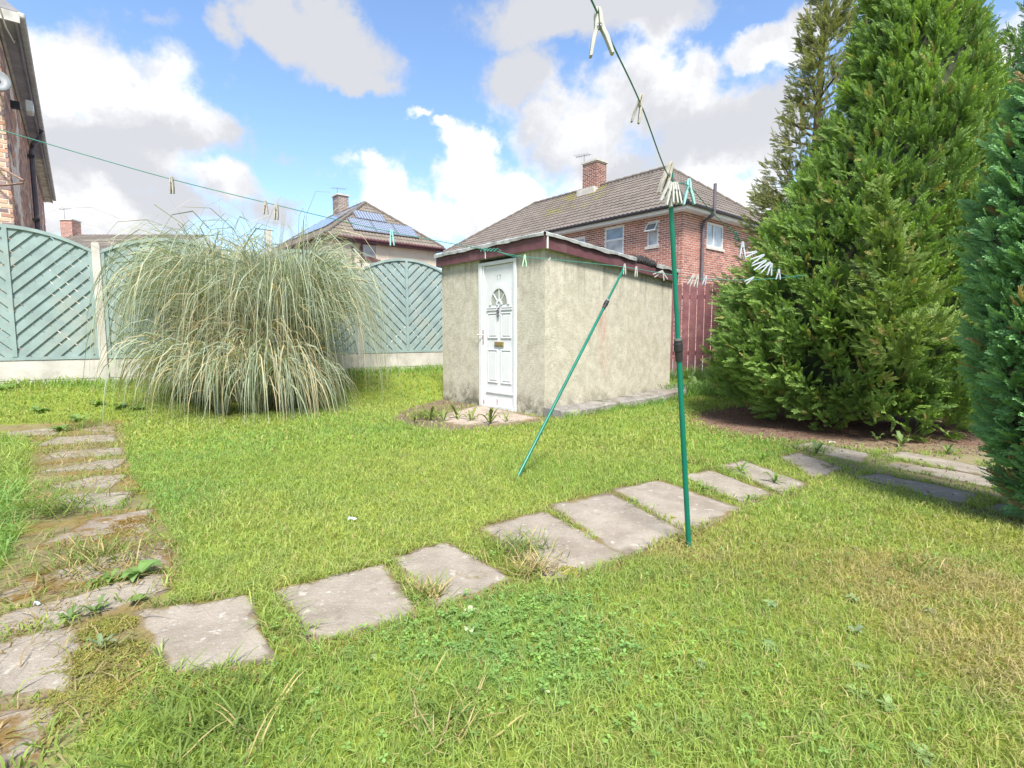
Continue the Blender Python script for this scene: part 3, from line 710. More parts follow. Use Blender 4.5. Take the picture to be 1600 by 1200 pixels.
# solar panels laid on the hip end
sH = (D*2.5+UP*2.25); sl_ = np.linalg.norm(sH); sH = sH/sl_; nH = np.cross(E_, sH); nH = nH if nH[2] > 0 else -nH
OH = C1*V((1, 1, 0))+UP*ZC
def solar(parent, O, u, s, n, W, H):
    P = lambda x, y, z: O+u*x+s*y+n*z
    b = B(); b.box((O, u, s, n), (0, 0, .07), (W, H, .105)); f = b.build('solar_panel', 'spring', parent)
    mesh_np('solar_cells', [P(.03, .03, .109), P(W-.03, .03, .109), P(W-.03, H-.03, .109), P(.03, H-.03, .109)], [(0, 1, 2, 3)], 'solar', f, uv=[(0, 0), (1, 0), (1, 1), (0, 1)], origin=O)
def roofuv(px, py):
    p = onpl(px, py, OH, nH); return np.dot(p-OH, E_), np.dot(p-OH, sH)
for (bl, br, tl) in (((572, 363), (610, 368), (558, 340)), ((594, 366.5), (631, 371), (585, 345)), ((627, 368.5), (645, 371), (613, 350)), ((576, 343), (612, 347), (567, 330))):
    pass
for (x0, y0, W, H) in ((1.55, .55, 1.15, 1.0), (2.72, .55, 1.15, 1.0), (3.89, .55, 1.15, 1.0), (2.05, 1.62, 1.6, .72)): solar(croof, OH+E_*x0+sH*y0, E_, sH, nH, W, H)
sF = (E_*WC/2+UP*2.25); sF = sF/np.linalg.norm(sF); nF = np.cross(D, sF); nF = nF if nF[2] > 0 else -nF
for k in range(3): solar(croof, OH+D*(2.3+k*1.7)+sF*1.2, D, sF, nF, 1.66, 2.3)
pc2 = None
for t in np.linspace(0, 1, 80):
    P = Q1+(Q2-Q1)*t; q = P-CAM; zc = q[1]*math.cos(PITCH)-q[2]*math.sin(PITCH)
    if pc2 is None and 800+FPX*q[0]/zc < 533: pc2 = P
c2_ = chimney(croof, pc2, D, E_, .36, .30, Q1[2]-.2, Q1[2]+.9, V([(.22, .17, .15), (.17, .13, .12), (.26, .2, .17)]))
aerial(c2_, pc2*V((1, 1, 0))+D*.4+UP*Q1[2], 1.5, E_)

# ---- far house behind the left fence: only its roof and chimney show
fh = empty('tiled_house', atY(160, 470, 36)*V((1, 1, 0)), 'distant brown roofed house behind the left fence top', 'house')
b = B(); O3 = atY(60, 395, 36); O3 = O3*V((1, 1, 0)); b.box((O3, V((1., 0, 0)), V((0, 1., 0)), UP), (0, 0, 0), (9, 7, 6.6)); b.build('wall', 'mortar_left', fh)
b = B(); zr = atY(150, 367, 39.5)[2]; b.prism([O3+V((-.3, -.4, 6.5)), O3+V((-.3, 7.4, 6.5)), O3+V((-.3, 3.5, zr))], (9.6, -.0, 0)); rf3 = b.build('roof', 'tiles', fh, col=True)
roof_tiles('roof_tiles', O3+V((-.3, -.4, 6.52)), V((1., 0, 0)), V((0, 3.9, zr-6.5))/np.linalg.norm((0, 3.9, zr-6.5)), V((0, -(zr-6.5), 3.9))/np.linalg.norm((0, 3.9, zr-6.5)), lambda q: 0, lambda q: 9.6, float(np.linalg.norm((3.9, zr-6.5))), rf3, tile=.3, gauge=.33)
pc3 = atY(111, 360, 39.5); c3_ = chimney(rf3, pc3, V((1., 0, 0)), V((0, 1., 0)), .42, .4, zr-.5, atY(111, 346, 39.5)[2], BR_PAL)
aerial(c3_, pc3*V((1, 1, 0))+V((-.4, 0, zr)), 1.9, V((1., 0, 0)))

# ---- left house: long brick wall seen along its eaves
ZL = 6.2; DL = V((-.6325, .7745, 0)); EL = V((.7745, .6325, 0)); NLf = EL
def at_z(px, py, z): r = ray(px, py); return CAM+r*((z-CAMZ)/r[2])
EN, EF = at_z(33, 24, ZL), at_z(85, 312, ZL)         # outer gutter edge, near and far end
LL = np.linalg.norm(EF-EN); INL = .32
lh = empty('brick_terrace', (EN*V((1, 1, 0))-EL*INL), 'tall brick house at far left with deep dark eaves', 'house')
WL = EN*V((1, 1, 0))-EL*INL+DL*.3
zl1 = ZL-.13
hl = [[2.2, 3.3, 3.1, 4.5], [8.2, 9.1, 3.4, 4.6]]
b = B(); backing(b, WL, DL, EL, LL-.6, -.2, zl1, []); backing(b, WL-EL*6, EL, -DL, 6, -.2, zl1, []); backing(b, WL+DL*(LL-.6)-EL*6, EL, DL, 6, -.2, zl1, [])
lw = b.build('wall', 'mortar_left', lh)
smear = lambda c, z: fbm(V([c]), V([z]), .9, 44)[0] > .60
aL, _ = bricks(WL, DL, EL, LL-.6, .3, zl1, [], None, BL_PAL, L_=.30, H=.095, skip=smear)
aM, _ = bricks(WL-EL*6, EL, -DL, 6, .3, zl1, [], None, BL_PAL)
vv, ff, cc_ = join([aL, aM]); tag(mesh_np('brick_courses', vv, ff, 'brick_stuff', lw, col=cc_, origin=lh.location), kind='stuff')
frL = (EN*V((1, 1, 0)), DL, -EL, UP)
SP = np.dot(at_z(60, 240, ZL)-EN, DL)*1.0
b = B(); b.box(frL, (0, .05, ZL-.13), (SP, 1.2, ZL-.10)); b.build('soffit', 'soffit', lh)
b = B(); b.box(frL, (SP+.01, .05, ZL-.13), (LL, 1.2, ZL-.10)); b.build('soffit', 'soffit_pale', lh)
b = B(); b.box(frL, (0, .06, ZL-.16), (LL, .085, ZL+.02)); b.build('fascia', 'soffit', lh)
b = B(); b.box(frL, (-.03, .02, ZL-.14), (0, 3.6, ZL+.02)); b.build('fascia', 'gutter_grey', lh)
b = B(); b.box(frL, (-.03, -.05, ZL-.06), (LL, .055, ZL+.04)); bevel(b.build('gutter', 'gutter_grey', lh), .03, 2)
b = B(); b.box(frL, (0, .26, ZL-.155), (LL, .30, ZL-.132)); b.build('soffit_trim', 'gutter_grey', lh)
b = B(); O4 = EN*V((1, 1, 0)); b.prism([O4+UP*(ZL+.04), O4-EL*7+UP*(ZL+.04), O4-EL*3.5+UP*(ZL+2.6)], DL*LL); b.build('roof', 'soffit', lh)
def onL(px, py, off=.0): return onpl(px, py, WL+EL*off, EL)
dpx = onL(50, 240, .1); sdp = np.dot(dpx-WL, DL)
bp = WL+DL*sdp
b = B(); b.tube([bp+EL*(INL-.02)+UP*(ZL-.06), bp+EL*(INL-.04)+UP*(ZL-.26), bp+EL*.12+UP*(ZL-.46), bp+EL*.09+UP*(ZL-.62), bp+EL*.09+UP*.3], .055, 8); smooth_angle(b.build('downpipe', 'pipe', lh))
for zz in (ZL-.75, ZL-2.3, ZL-3.6):
    b = B(); b.box((bp+UP*zz, DL, UP, EL), (-.1, -.03, .01), (.1, .03, .15)); b.build('pipe_bracket', 'black', lh)
# security floodlight under the eaves, dish, cable, drying bracket
fl = empty('security_light', onL(27, 165, .1), 'small security floodlight under the dark eaves of the left house', 'floodlight'); p = V(fl.location)
b = B(); b.box((p, DL, UP, EL), (-.06, -.06, -.1), (.06, .06, .04)); b.build('bracket', 'black', fl)
b = B(); b.box((p+EL*.12, DL, V((0, -.0, 1.)), EL), (-.14, -.1, 0), (.14, .1, .1)); hd = bevel(b.build('lamp_head', 'white_paint', fl), .01)
b = B(); b.box((p+EL*.222, DL, UP, EL), (-.11, -.075, 0), (.11, .075, .006)); b.build('lamp_glass', 'glass_net', fl)
dc = onpl(-6, 124, WL-DL*.28, DL)
ds = empty('satellite_dish', dc, 'grey satellite dish at the photo edge on the left brick wall', 'satellite dish')
ax = V((.72, -.62, .3)); ax /= np.linalg.norm(ax); a1_ = np.cross(ax, UP); a1_ /= np.linalg.norm(a1_); a2_ = np.cross(a1_, ax)
vs, fs = [dc-ax*.05], []
for r_, dd in ((.06, -.03), (.12, -.015), (.19, 0.01), (.197, .0), (.12, -.03), (.0001, -.05)):
    for q in range(20): an = q*2*math.pi/20; vs.append(dc+ax*dd+(a1_*math.cos(an)*.92+a2_*math.sin(an))*r_)
fs += [(0, 1+q, 1+(q+1) % 20) for q in range(20)]+[(1+r*20+q, 1+r*20+(q+1) % 20, 21+r*20+(q+1) % 20, 21+r*20+q) for r in range(5) for q in range(20)]
mesh_np('dish', vs, fs, 'pipe_grey', ds, smooth=True, origin=dc)
b = B(); b.tube([dc-ax*.04, dc-ax*.10-UP*.06+DL*.08, dc+DL*.285-UP*.08], .016, 6); b.build('mount_arm', 'spring', ds)
b = B(); b.tube([dc-a2_*.18, dc-a2_*.14+ax*.2, dc+ax*.22-a2_*.05], .012, 6); b.build('feed_arm', 'spring', ds)
cb = empty('loose_cable', at_z(2, 14, ZL-.15), 'loose pale cable drooping under the left house eaves', 'cable')
b = B(); b.tube([at_z(-4, 2, ZL-.14), at_z(4, 26, ZL-.17), at_z(9, 42, ZL-.2), at_z(16, 55, ZL-.19), at_z(22, 66, ZL-.16), at_z(24, 63, ZL-.14)], .012, 5); b.build('cable', 'white_paint', cb)
hk = empty('drying_bracket', onpl(-8, 275, WL-DL*.01, DL), 'bent rusty iron bracket jutting from the left brick wall', 'bracket')
q0, q1, q2 = onpl(-8, 258, WL-DL*.01, DL), onpl(37, 283, WL-DL*.5, DL), onpl(-8, 290, WL-DL*.01, DL)
b = B(); b.tube([q0, q0*.45+q1*.55+UP*.01, q1+UP*.01, q1-UP*.03, q2*.6+q1*.4-UP*.02, q2], .017, 7); smooth_angle(b.build('rod', 'rust', hk))

# ------------------------------------------------------------------ shed
shed = empty('garden_shed', SH, 'flat roofed rendered shed with white panelled door and maroon fascia', 'shed')
NS, NR2 = -E_, -D                                    # outward normals of front and right walls
LSF, LSR = 2.3, 2.8; ZF, ZB = 2.24, 2.02             # roof heights front/back
DR0, DR1, DZ0, DZ1 = .527, 1.335, .0, 2.035
rz = lambda y: ZF+(ZB-ZF)*y/LSR-.165                 # wall top under the fascia
def wallgrid(O, u, n, W, zb, ztop, hole=None, stain=None, st=.05):
    us = np.unique(np.concatenate([np.arange(0, W, st), [W], ([hole[0], hole[1]] if hole else [])]))
    vs, fs, cs = [], [], []; zsn = 44
    cols = []
    for x in us:
        col_ = []
        for j in range(zsn+1):
            z = zb+(ztop(x)-zb)*j/zsn; col_.append(len(vs)); vs.append(O+u*x+UP*z+n*.004*(vn(V([x*3]), V([z*3]), 2, 9)[0]-.5)); cs.append(stain(x, z) if stain else (0, 0, 0))
        cols.append(col_)
    for i in range(len(us)-1):
        c = (us[i]+us[i+1])/2
        for j in range(zsn):
            if hole and hole[0] < c < hole[1] : continue
            fs.append((cols[i][j], cols[i+1][j], cols[i+1][j+1], cols[i][j+1]))
    return vs, fs, cs
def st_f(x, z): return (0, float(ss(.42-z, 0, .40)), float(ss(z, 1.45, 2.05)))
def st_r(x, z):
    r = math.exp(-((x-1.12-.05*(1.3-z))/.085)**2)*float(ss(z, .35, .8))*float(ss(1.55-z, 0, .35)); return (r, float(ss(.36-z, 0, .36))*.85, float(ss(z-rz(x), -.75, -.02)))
vs, fs, cs = wallgrid(SH, D, NS, LSF, -.08, lambda x: rz(0)+.02, (DR0, DR1), st_f)
k = len(vs); v2, f2, c2 = wallgrid(SH, E_, NR2, LSR, -.08, lambda x: rz(x)+.02, None, st_r); vs += v2; fs += [tuple(i+k for i in f) for f in f2]; cs += c2
for (O, u, W, zf_) in ((SH+D*LSF, E_, LSR, lambda x: rz(x)+.02), (SH+E_*LSR, D, LSF, lambda x: rz(LSR)+.02)):
    k = len(vs); v2, f2, c2 = wallgrid(O, u, D*0, W, -.08, zf_, st=.4); vs += v2; fs += [tuple(i+k for i in f) for f in f2]; cs += c2
k = len(vs)                                          # door reveal
for x in (DR0, DR1): vs += [SH+D*x-UP*.08, SH+D*x+UP*(rz(0)+.02), SH+D*x+E_*.12+UP*(rz(0)+.02), SH+D*x+E_*.12-UP*.08]; cs += [(0, 0, 0)]*4
fs += [(k, k+1, k+2, k+3), (k+4, k+5, k+6, k+7)]
mesh_np('wall', vs, fs, 'shed', shed, col=V(cs), colname='stain', origin=SH)
# roof deck, fascias, felt edge
OV = .05
def RP(x, y, z): return SH*V((1, 1, 0))+D*x+E_*y+UP*(ZF+(ZB-ZF)*y/LSR+z)
b = B(); b.add([RP(-OV, -OV, -.02), RP(LSF+OV, -OV, -.02), RP(LSF+OV, LSR+OV, -.02), RP(-OV, LSR+OV, -.02), RP(-OV, -OV, -.16), RP(LSF+OV, -OV, -.16), RP(LSF+OV, LSR+OV, -.16), RP(-OV, LSR+OV, -.16)], [(0, 1, 2, 3), (7, 6, 5, 4), (0, 4, 5, 1), (1, 5, 6, 2), (2, 6, 7, 3), (3, 7, 4, 0)]); b.build('roof', 'felt', shed)
def strip(P, Q, n, z0, z1, t, mat, name, parent):
    b = B(); b.add([P+UP*z0, Q+UP*z0, Q+UP*z1, P+UP*z1, P+n*t+UP*z0, Q+n*t+UP*z0, Q+n*t+UP*z1, P+n*t+UP*z1], [(0, 1, 2, 3), (7, 6, 5, 4), (0, 4, 5, 1), (1, 5, 6, 2), (2, 6, 7, 3), (3, 7, 4, 0)]); return b.build(name, mat, parent)
xj = 1.10
for (x0, x1) in ((-OV-.02, xj-.006), (xj+.006, LSF+OV)): strip(RP(x0, -OV, 0), RP(x1, -OV, 0), NS, -.165, -.005, .02, 'maroon', 'fascia', shed)
strip(RP(xj-.006, -OV, 0), RP(xj+.006, -OV, 0), NS, -.17, -.0, .026, 'white_paint', 'joint_strip', shed)
strip(RP(-OV, -OV+.0, 0), RP(-OV, LSR+OV, 0), NR2, -.165, -.005, .02, 'maroon', 'fascia', shed)
strip(RP(-OV-.03, -OV-.0, 0), RP(-OV-.03, -OV+.02, 0), NR2+NS*.0, -.17, .0, .012, 'white_paint', 'corner_trim', shed)
strip(RP(LSF+OV, -OV, 0), RP(LSF+OV, LSR+OV, 0), D, -.165, -.005, .02, 'maroon', 'fascia', shed)
# ragged felt edging: short overlapping strips with uneven lower edges
def ragged(P, Q, n, name, gaps=()):
    Ls = np.linalg.norm(Q-P); m = int(Ls/.04); top, bot, out = [], [], []
    vs, fs = [], []
    for i in range(m+1):
        t = i/m; p = P+(Q-P)*t; lo = -.008-.024*vn(V([t*Ls*4]), V([1.]), 2, 77)[0]-(.010 if int(t*Ls/.62) % 2 else 0); hi = .022+.010*vn(V([t*Ls*5]), V([4.]), 2, 70)[0]; o_ = .026+.012*vn(V([t*Ls*6]), V([2.]), 2, 71)[0]
        vs += [p+n*o_+UP*lo, p+n*(o_+.004)+UP*hi*.5, p+n*.012+UP*hi, p-n*.22+UP*.012]
    for i in range(m):
        t = (i+.5)/m
        if any(g0 < t < g1 for g0, g1 in gaps): continue
        fs += [(4*i+j, 4*i+4+j, 4*i+5+j, 4*i+1+j) for j in range(3)]
    return mesh_np(name, vs, fs, 'felt', shed, origin=SH)
ragged(RP(-OV-.03, -OV-.02, 0), RP(LSF+OV, -OV-.02, 0), NS, 'felt_edging')
ragged(RP(-OV-.02, -OV-.03, 0), RP(-OV-.02, LSR+OV, 0), NR2, 'felt_edging', ((.62, .78),))
b = B()
for i in range(9):
    y = LSR*(.625+.0195*i); p = RP(-OV-.03, y, -.03); h = .06+.05*rng.random(); b.add([p, RP(-OV-.025, y+.075, -.03-.02*rng.random()), RP(-OV+.02, y+.085, h*.8), RP(-OV+.03, y-.01, h), p+E_*.04-D*.02+UP*h*.5], [(0, 1, 4), (1, 2, 4), (2, 3, 4), (3, 0, 4)])
b.build('torn_felt', 'torn_felt', shed)
# door
dfr = (SH*V((1, 1, 0))+D*DR1-E_*.0, -D, UP, NS)       # u runs left->right as seen
WD = DR1-DR0
b = B(); b.box(dfr, (0, -.005, -.07), (.075, DZ1, .02)); b.box(dfr, (.082, .0, -.065), (.115, DZ1-.05, .01)); b.box(dfr, (WD-.05, .0, -.07), (WD, DZ1, .02)); b.box(dfr, (.075, DZ1-.05, -.07), (WD-.05, DZ1, .02)); b.box(dfr, (.075, -.005, -.07), (WD-.05, .05, .03))
bevel(b.build('door_frame', 'white', shed), .006)
X0, X1 = .119, WD-.054; WP = X1-X0
b = B(); b.box(dfr, (X0, .055, -.06), (X1, DZ1-.055, -.012))
door = b.build('door', 'white', shed); xm = (X0+X1)/2
def frame(x0, x1, z0, z1, w=.018, t=.012):
    b.box(dfr, (x0, z0, -.012), (x1, z0+w, -.012+t)); b.box(dfr, (x0, z1-w, -.012), (x1, z1, -.012+t)); b.box(dfr, (x0, z0+w, -.012), (x0+w, z1-w, -.012+t)); b.box(dfr, (x1-w, z0+w, -.012), (x1, z1-w, -.012+t))
for (x0, x1) in ((X0+.06, xm-.035), (xm+.035, X1-.06)):
    for (z0, z1) in ((.98, 1.335), (.36, .83)):
        b = B(); frame(x0, x1, z0, z1); b.box(dfr, (x0+.035, z0+.035, -.012), (x1-.035, z1-.035, -.004)); bevel(b.build('moulded_panel', 'white', door), .004)
b = B(); b.box(dfr, (X0+.02, .215, -.012), (X1-.02, .235, .004)); b.build('weather_bar', 'white', door)
# fanlight
zc_ = 1.44; Rf = .205
arc = lambda r, a: dfr[0]+dfr[1]*(xm+r*math.cos(a))+UP*(zc_+r*math.sin(a)*1.25)+NS*-.012
b = B(); A_ = np.linspace(0, math.pi, 17)
for a0, a1 in zip(A_[:-1], A_[1:]):
    b.prism([arc(Rf-.03, a0), arc(Rf+.012, a0), arc(Rf+.012, a1), arc(Rf-.03, a1)], NS*.016); b.prism([arc(.035, a0), arc(.065, a0), arc(.065, a1), arc(.035, a1)], NS*.012)
for a0 in (math.pi/4, math.pi/2, 3*math.pi/4): b.prism([arc(.06, a0-.09), arc(Rf-.025, a0-.03), arc(Rf-.025, a0+.03), arc(.06, a0+.09)], NS*.012)
for (x0, x1) in ((X0+.05, xm-.06), (xm+.06, X1-.05)): b.box(dfr, (x0, zc_-.045, -.012), (x1, zc_-.027, .004))
for (x0, x1) in ((X0+.05, xm-.05), (xm+.05, X1-.05)): b.box(dfr, (x0, 1.285+.08, -.012), (x1, 1.303+.08, .004))
b.build('fanlight_surround', 'white', door)
for i in range(4):
    a0, a1 = i*math.pi/4+.04, (i+1)*math.pi/4-.04; aa = np.linspace(a0, a1, 5); q = B(); q.prism([arc(.062, a) for a in aa]+[arc(Rf-.028, a) for a in aa[::-1]], NS*.004); q.build('pane', 'frosted', door)
b = B(); b.box(dfr, (xm-.095, .87, -.012), (xm+.095, .935, .004)); lb = b.build('letterbox', 'brass', door); b = B(); b.box(dfr, (xm-.08, .882, .004), (xm+.08, .923, .009)); b.build('letterbox_flap', 'brass', lb)
b = B(); b.tube([dfr[0]+dfr[1]*xm+UP*1.43+NS*.0, dfr[0]+dfr[1]*xm+UP*1.39+NS*.02], [.012, .018], 8); b.tube([dfr[0]+dfr[1]*(xm+.02*math.cos(a))+UP*(1.345+.030*math.sin(a))+NS*.018 for a in np.linspace(math.pi*.6, math.pi*2.4, 12)], .007, 6); b.tube([dfr[0]+dfr[1]*xm+UP*1.30+NS*.01, dfr[0]+dfr[1]*xm+UP*1.27+NS*.02], [.014, .006], 8); b.build('knocker', 'darkmetal', door)
b = B(); b.box(dfr, (.088, .90, .010), (.112, 1.10, .016)); hp = b.build('handle_plate', 'copper', door); b = B(); b.tube([dfr[0]+dfr[1]*.1+UP*1.03+NS*.016, dfr[0]+dfr[1]*.1+UP*1.03+NS*.05, dfr[0]+dfr[1]*.02+UP*1.03+NS*.055], .008, 6); b.build('handle', 'white_paint', hp)
b = B(); zn = 1.82; b.box(dfr, (xm-.035, zn-.03, -.012), (xm-.025, zn+.03, -.006)); b.box(dfr, (xm-.044, zn+.014, -.012), (xm-.0355, zn+.024, -.006))
b.box(dfr, (xm+.005, zn+.02, -.012), (xm+.040, zn+.03, -.006)); b.prism([dfr[0]+dfr[1]*(xm+.030)+UP*(zn+.0195)-NS*.012, dfr[0]+dfr[1]*(xm+.040)+UP*(zn+.0195)-NS*.012, dfr[0]+dfr[1]*(xm+.022)+UP*(zn-.03)-NS*.012, dfr[0]+dfr[1]*(xm+.012)+UP*(zn-.03)-NS*.012], NS*.006); b.build('house_number', 'silver', door)
b = B(); b.box(dfr, (xm-.01, .07, .03), (xm+.006, .14, .034)); b.box(dfr, (.12, .052, .03), (.15, .10, .034)); b.build('rust_mark', 'copper', door)
# plinth slab and apron
pl = empty('concrete_plinth', SH-D*.2, 'long rough concrete slab edge along the right shed wall', 'concrete slab')
vs, fs = [], []; m = 26
for i in range(m+1):
    t = -.02+i/m*3.5; zg = float(zt(*(SH+E_*t)[:2])); wob_ = lambda s_: .03*(vn(V([t*2.3]), V([s_*5.]), 2, s_+50)[0]-.5)
    w_ = .30+wob_(1)*2-.10*(t > 2.9); h_ = .10+wob_(2)*1.4
    for (x, z) in ((.005, zg-.1), (.005, zg+h_+.01), (w_-.03, zg+h_), (w_, zg+h_-.02), (w_+.01+wob_(3), zg+.02), (w_, zg-.1)): vs.append(SH*V((1, 1, 0))+E_*t-D*x+UP*z)
for i in range(m):
    for j in range(5): fs.append((6*i+j, 6*i+6+j, 6*i+7+j, 6*i+1+j))
fs += [tuple(range(6)), tuple(range(6*m, 6*m+6))[::-1]]
mesh_np('slab', vs, fs, 'plinth', pl, origin=pl.location)
ap = tag(empty('door_apron', gp(750, 650)), 'sandy concrete apron before the shed door', kind='structure')
APQ = [gp(*p)[:2] for p in [(672,652),(748,634),(850,655),(790,664),(715,668)]]
slab(APQ, ap, 'slab_pink', .014, name='apron_slab', jit=.012)

# ------------------------------------------------------------------ maroon board fence
mf = empty('board_fence', (2.9, 10.4, .16), 'maroon stained upright board fence behind the shed', 'fence')
MD = V((.995, -.10, 0)); MN = V((.10, .995, 0)); M0 = V((2.35, 10.55, 0))
bw = .122
proto = None
for i in range(62):
    x = i*bw*1.17
    if x > 1.9 and x < 5.0 and i % 1 == 0 and False: continue
    zb = .26+.03*rng.normal()*.3; ztp = 2.02+.02*rng.normal(); p = M0+MD*x
    b = B(); b.box((p, MD, MN, UP), (0, 0, zb), (bw, .018, ztp)); o = b.build('board', 'maroon_fence', mf)
for z in (.62, 1.72):
    b = B(); b.box((M0, MD, MN, UP), (0, .02, z), (62*bw*1.17, .06, z+.08)); b.build('rail', 'maroon_fence', mf)
for x in (.35, 1.62, 3.1, 4.6, 6.2, 7.8):
    b = B(); b.box((M0+MD*x, MD, MN, UP), (0, .062, 0), (.09, .15, 1.9)); b.build('post', 'maroon_fence', mf)
#@@VEG
# ------------------------------------------------------------------ conifers
def frond(nb=10, wid=.075, ang=42, sec=True, droop=.14, seed=1):
    """flat spray along +X, unit length; returns verts, faces, tip weight"""
    r = np.random.default_rng(seed); vs, fs, tw = [], [], []
    def loz(p, d, l, w):
        d = V(d)/np.linalg.norm(d); s = V((-d[1], d[0], 0)); k = len(vs)
        for q in (p, p+d*l*.55+s*w, p+d*l, p+d*l*.55-s*w): vs.append(V((q[0], q[1], -droop*q[0]**2+.02*r.normal())))
        fs.append((k, k+1, k+2, k+3)); t0 = p[0]
        tw.extend([t0*.5, .5*t0+.3, .6+.4*t0, .5*t0+.3])
    loz(V((0., 0, 0)), (1, 0, 0), 1.0, wid*.55)
    for i in range(nb):
        t = .08+.84*i/(nb-1); l = (.36*(1-t)**.8+.07)*r.uniform(.8, 1.15)
        for sg in (-1, 1):
            a = math.radians(ang*r.uniform(.8, 1.2))*sg; d = (math.cos(a), math.sin(a), 0); p = V((t+.02*sg, 0, 0)); loz(p, d, l, wid*.62)
            if sec and l > .2:
                for f, s2 in ((.35, -1), (.55, 1)):
                    a2 = a+math.radians(34)*s2; loz(p+V(d)*l*f, (math.cos(a2), math.sin(a2), 0), l*.5, wid*.5)
    return V(vs), V(fs), V(tw)
FR = [frond(11, .042, 27, False, .05+.16*k, k) for k in range(3)]
FRF = [frond(11, .05, 32, False, .1, 10+k) for k in range(2)]
def place(P, A, Nn, S, C, protos, tipcol, tipw=.6):
    """instance protos at P with axis A, plane normal Nn, size S, colour C -> arrays"""
    A = A/np.linalg.norm(A, axis=1, keepdims=True); Y = np.cross(Nn, A); Y /= np.linalg.norm(Y, axis=1, keepdims=True)+1e-9; Z = np.cross(A, Y)
    R = np.stack([A, Y, Z], -1); out = []
    which = rng.integers(len(protos), size=len(P))
    for k, (pv, pf, pt) in enumerate(protos):
        m = which == k; n = m.sum()
        if not n: continue
        v = np.einsum('nij,vj->nvi', R[m], pv)*S[m][:, None, None]+P[m][:, None, :]
        w = (pt*tipw)[None, :, None]; c = C[m][:, None, :]*(1-w)+tipcol(C[m])[:, None, :]*w
        f = pf[None]+(np.arange(n)*len(pv))[:, None, None]
        out.append((v.reshape(-1, 3), f.reshape(-1, 4), c.reshape(-1, 3)))
    return join(out)
def unit(n): v = rng.normal(size=(n, 3)); return v/np.linalg.norm(v, axis=1, keepdims=True)
def conifer(root, prof, nplume, plen, sper, ssize, cols, tipf, protos=FR, up=.8, core=True, spread=.16, mat='needle', zlow=.25, fill=.72, wind=None, name='crown', gaps=0, gsc=1.0):
    """prof: list of (z, cx, cy, r) rings"""
    z_, cx_, cy_, r_ = V(prof).T
    zz = rng.uniform(zlow, z_[-1], nplume*8); rr = np.interp(zz, z_, r_); zz = zz[rng.random(len(zz)) < (rr/r_.max())**.8][:nplume]
    n = len(zz); rr = np.interp(zz, z_, r_); th = rng.uniform(0, 2*math.pi, n); cd_ = math.atan2(-cy_.mean(), -cx_.mean()); th = np.where((np.cos(th-cd_) < -.1) & (rng.random(n) < .65), th+math.pi, th)
    lump = 1+.08*(2*vn(th*2.2, zz*1.3, 1.2, 5)-1)+.05*(2*rng.random(n)-1)
    out = np.stack([np.cos(th), np.sin(th), 0*th], 1); cen = np.stack([np.interp(zz, z_, cx_), np.interp(zz, z_, cy_), zz], 1)
    hn = zz/z_[-1]; ups = up*(.35+.9*hn)[:, None]
    ax = out*1.0+V((0, 0, 1.))*ups+.28*unit(n); ax /= np.linalg.norm(ax, axis=1, keepdims=True)
    Lp = plen*rng.uniform(.7, 1.25, n)*(.55+.45*np.minimum(1, rr/r_.max()*1.6))
    tip = cen+out*(rr*lump)[:, None]; org = tip-ax*Lp[:, None]
    if gaps: keep = vn(th*1.9, zz*1.6, 1.3*gsc, 15) > gaps; org, ax, Lp, out, zz, th, cen = [q[keep] for q in (org, ax, Lp, out, zz, th, cen)]; n = len(zz)
    k = sper; t = np.tile(np.linspace(.12, 1, k), n)+rng.normal(0, .03, n*k); ip = np.repeat(np.arange(n), k)
    rad = spread*(1-.75*t)*Lp[ip]; side = np.cross(ax[ip], unit(n*k)); side /= np.linalg.norm(side, axis=1, keepdims=True)+1e-9
    P = org[ip]+ax[ip]*(t*Lp[ip]*.8)[:, None]+side*(rad*.5)[:, None]
    A = ax[ip]*(.55+.5*t)[:, None]+side*(.75*(1-.7*t))[:, None]+V((0, 0, .12))+.15*unit(n*k)
    if wind is not None: A = A+wind
    Nn = np.cross(A, side)+.5*unit(n*k)
    S = ssize*rng.uniform(.75, 1.25, n*k)*(1.15-.35*t)
    tone = np.clip(fbm(th*2, zz*1.1, 1.1, 33)+.16*rng.normal(size=n), 0, 1)[ip]; tone = np.clip(tone+.10*rng.normal(size=n*k), 0, 1)
    C = V(cols[0])*(1-tone[:, None])+V(cols[1])*tone[:, None]
    if len(cols) > 2: br = rng.random(n*k) < .05; C[br] = V(cols[2])
    if callable(tipf): pass
    v, f, c = place(P, A, Nn, S, C, protos, tipf)
    v[:, 2] = np.maximum(v[:, 2], .01)
    o = mesh_np(name, v, f, mat, root, col=c, origin=V(root.location))
    if core:                                          # closed core for the inner twigs, coloured dark as shade in the gaps
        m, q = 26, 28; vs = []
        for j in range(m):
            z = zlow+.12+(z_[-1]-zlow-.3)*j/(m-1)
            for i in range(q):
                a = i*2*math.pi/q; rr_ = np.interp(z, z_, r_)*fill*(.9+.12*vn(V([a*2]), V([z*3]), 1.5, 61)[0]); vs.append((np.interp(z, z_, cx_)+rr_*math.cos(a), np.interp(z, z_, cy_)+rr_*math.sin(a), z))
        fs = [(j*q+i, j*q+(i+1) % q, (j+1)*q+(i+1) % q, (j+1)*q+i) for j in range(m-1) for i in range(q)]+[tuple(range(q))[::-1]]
        mesh_np('shade_core', vs, fs, 'core_shade', root, origin=V(root.location))
    return o
MAT['core_shade'] = simple('conifer_core_shade', (.034, .044, .022), .95, .35, 9, bump=.9)
def trunk(root, pts, r0, r1, name='trunk'):
    b = B(); b.tube(pts, list(np.linspace(r0, r1, len(pts))), 9); return smooth_angle(b.build(name, 'bark', root))
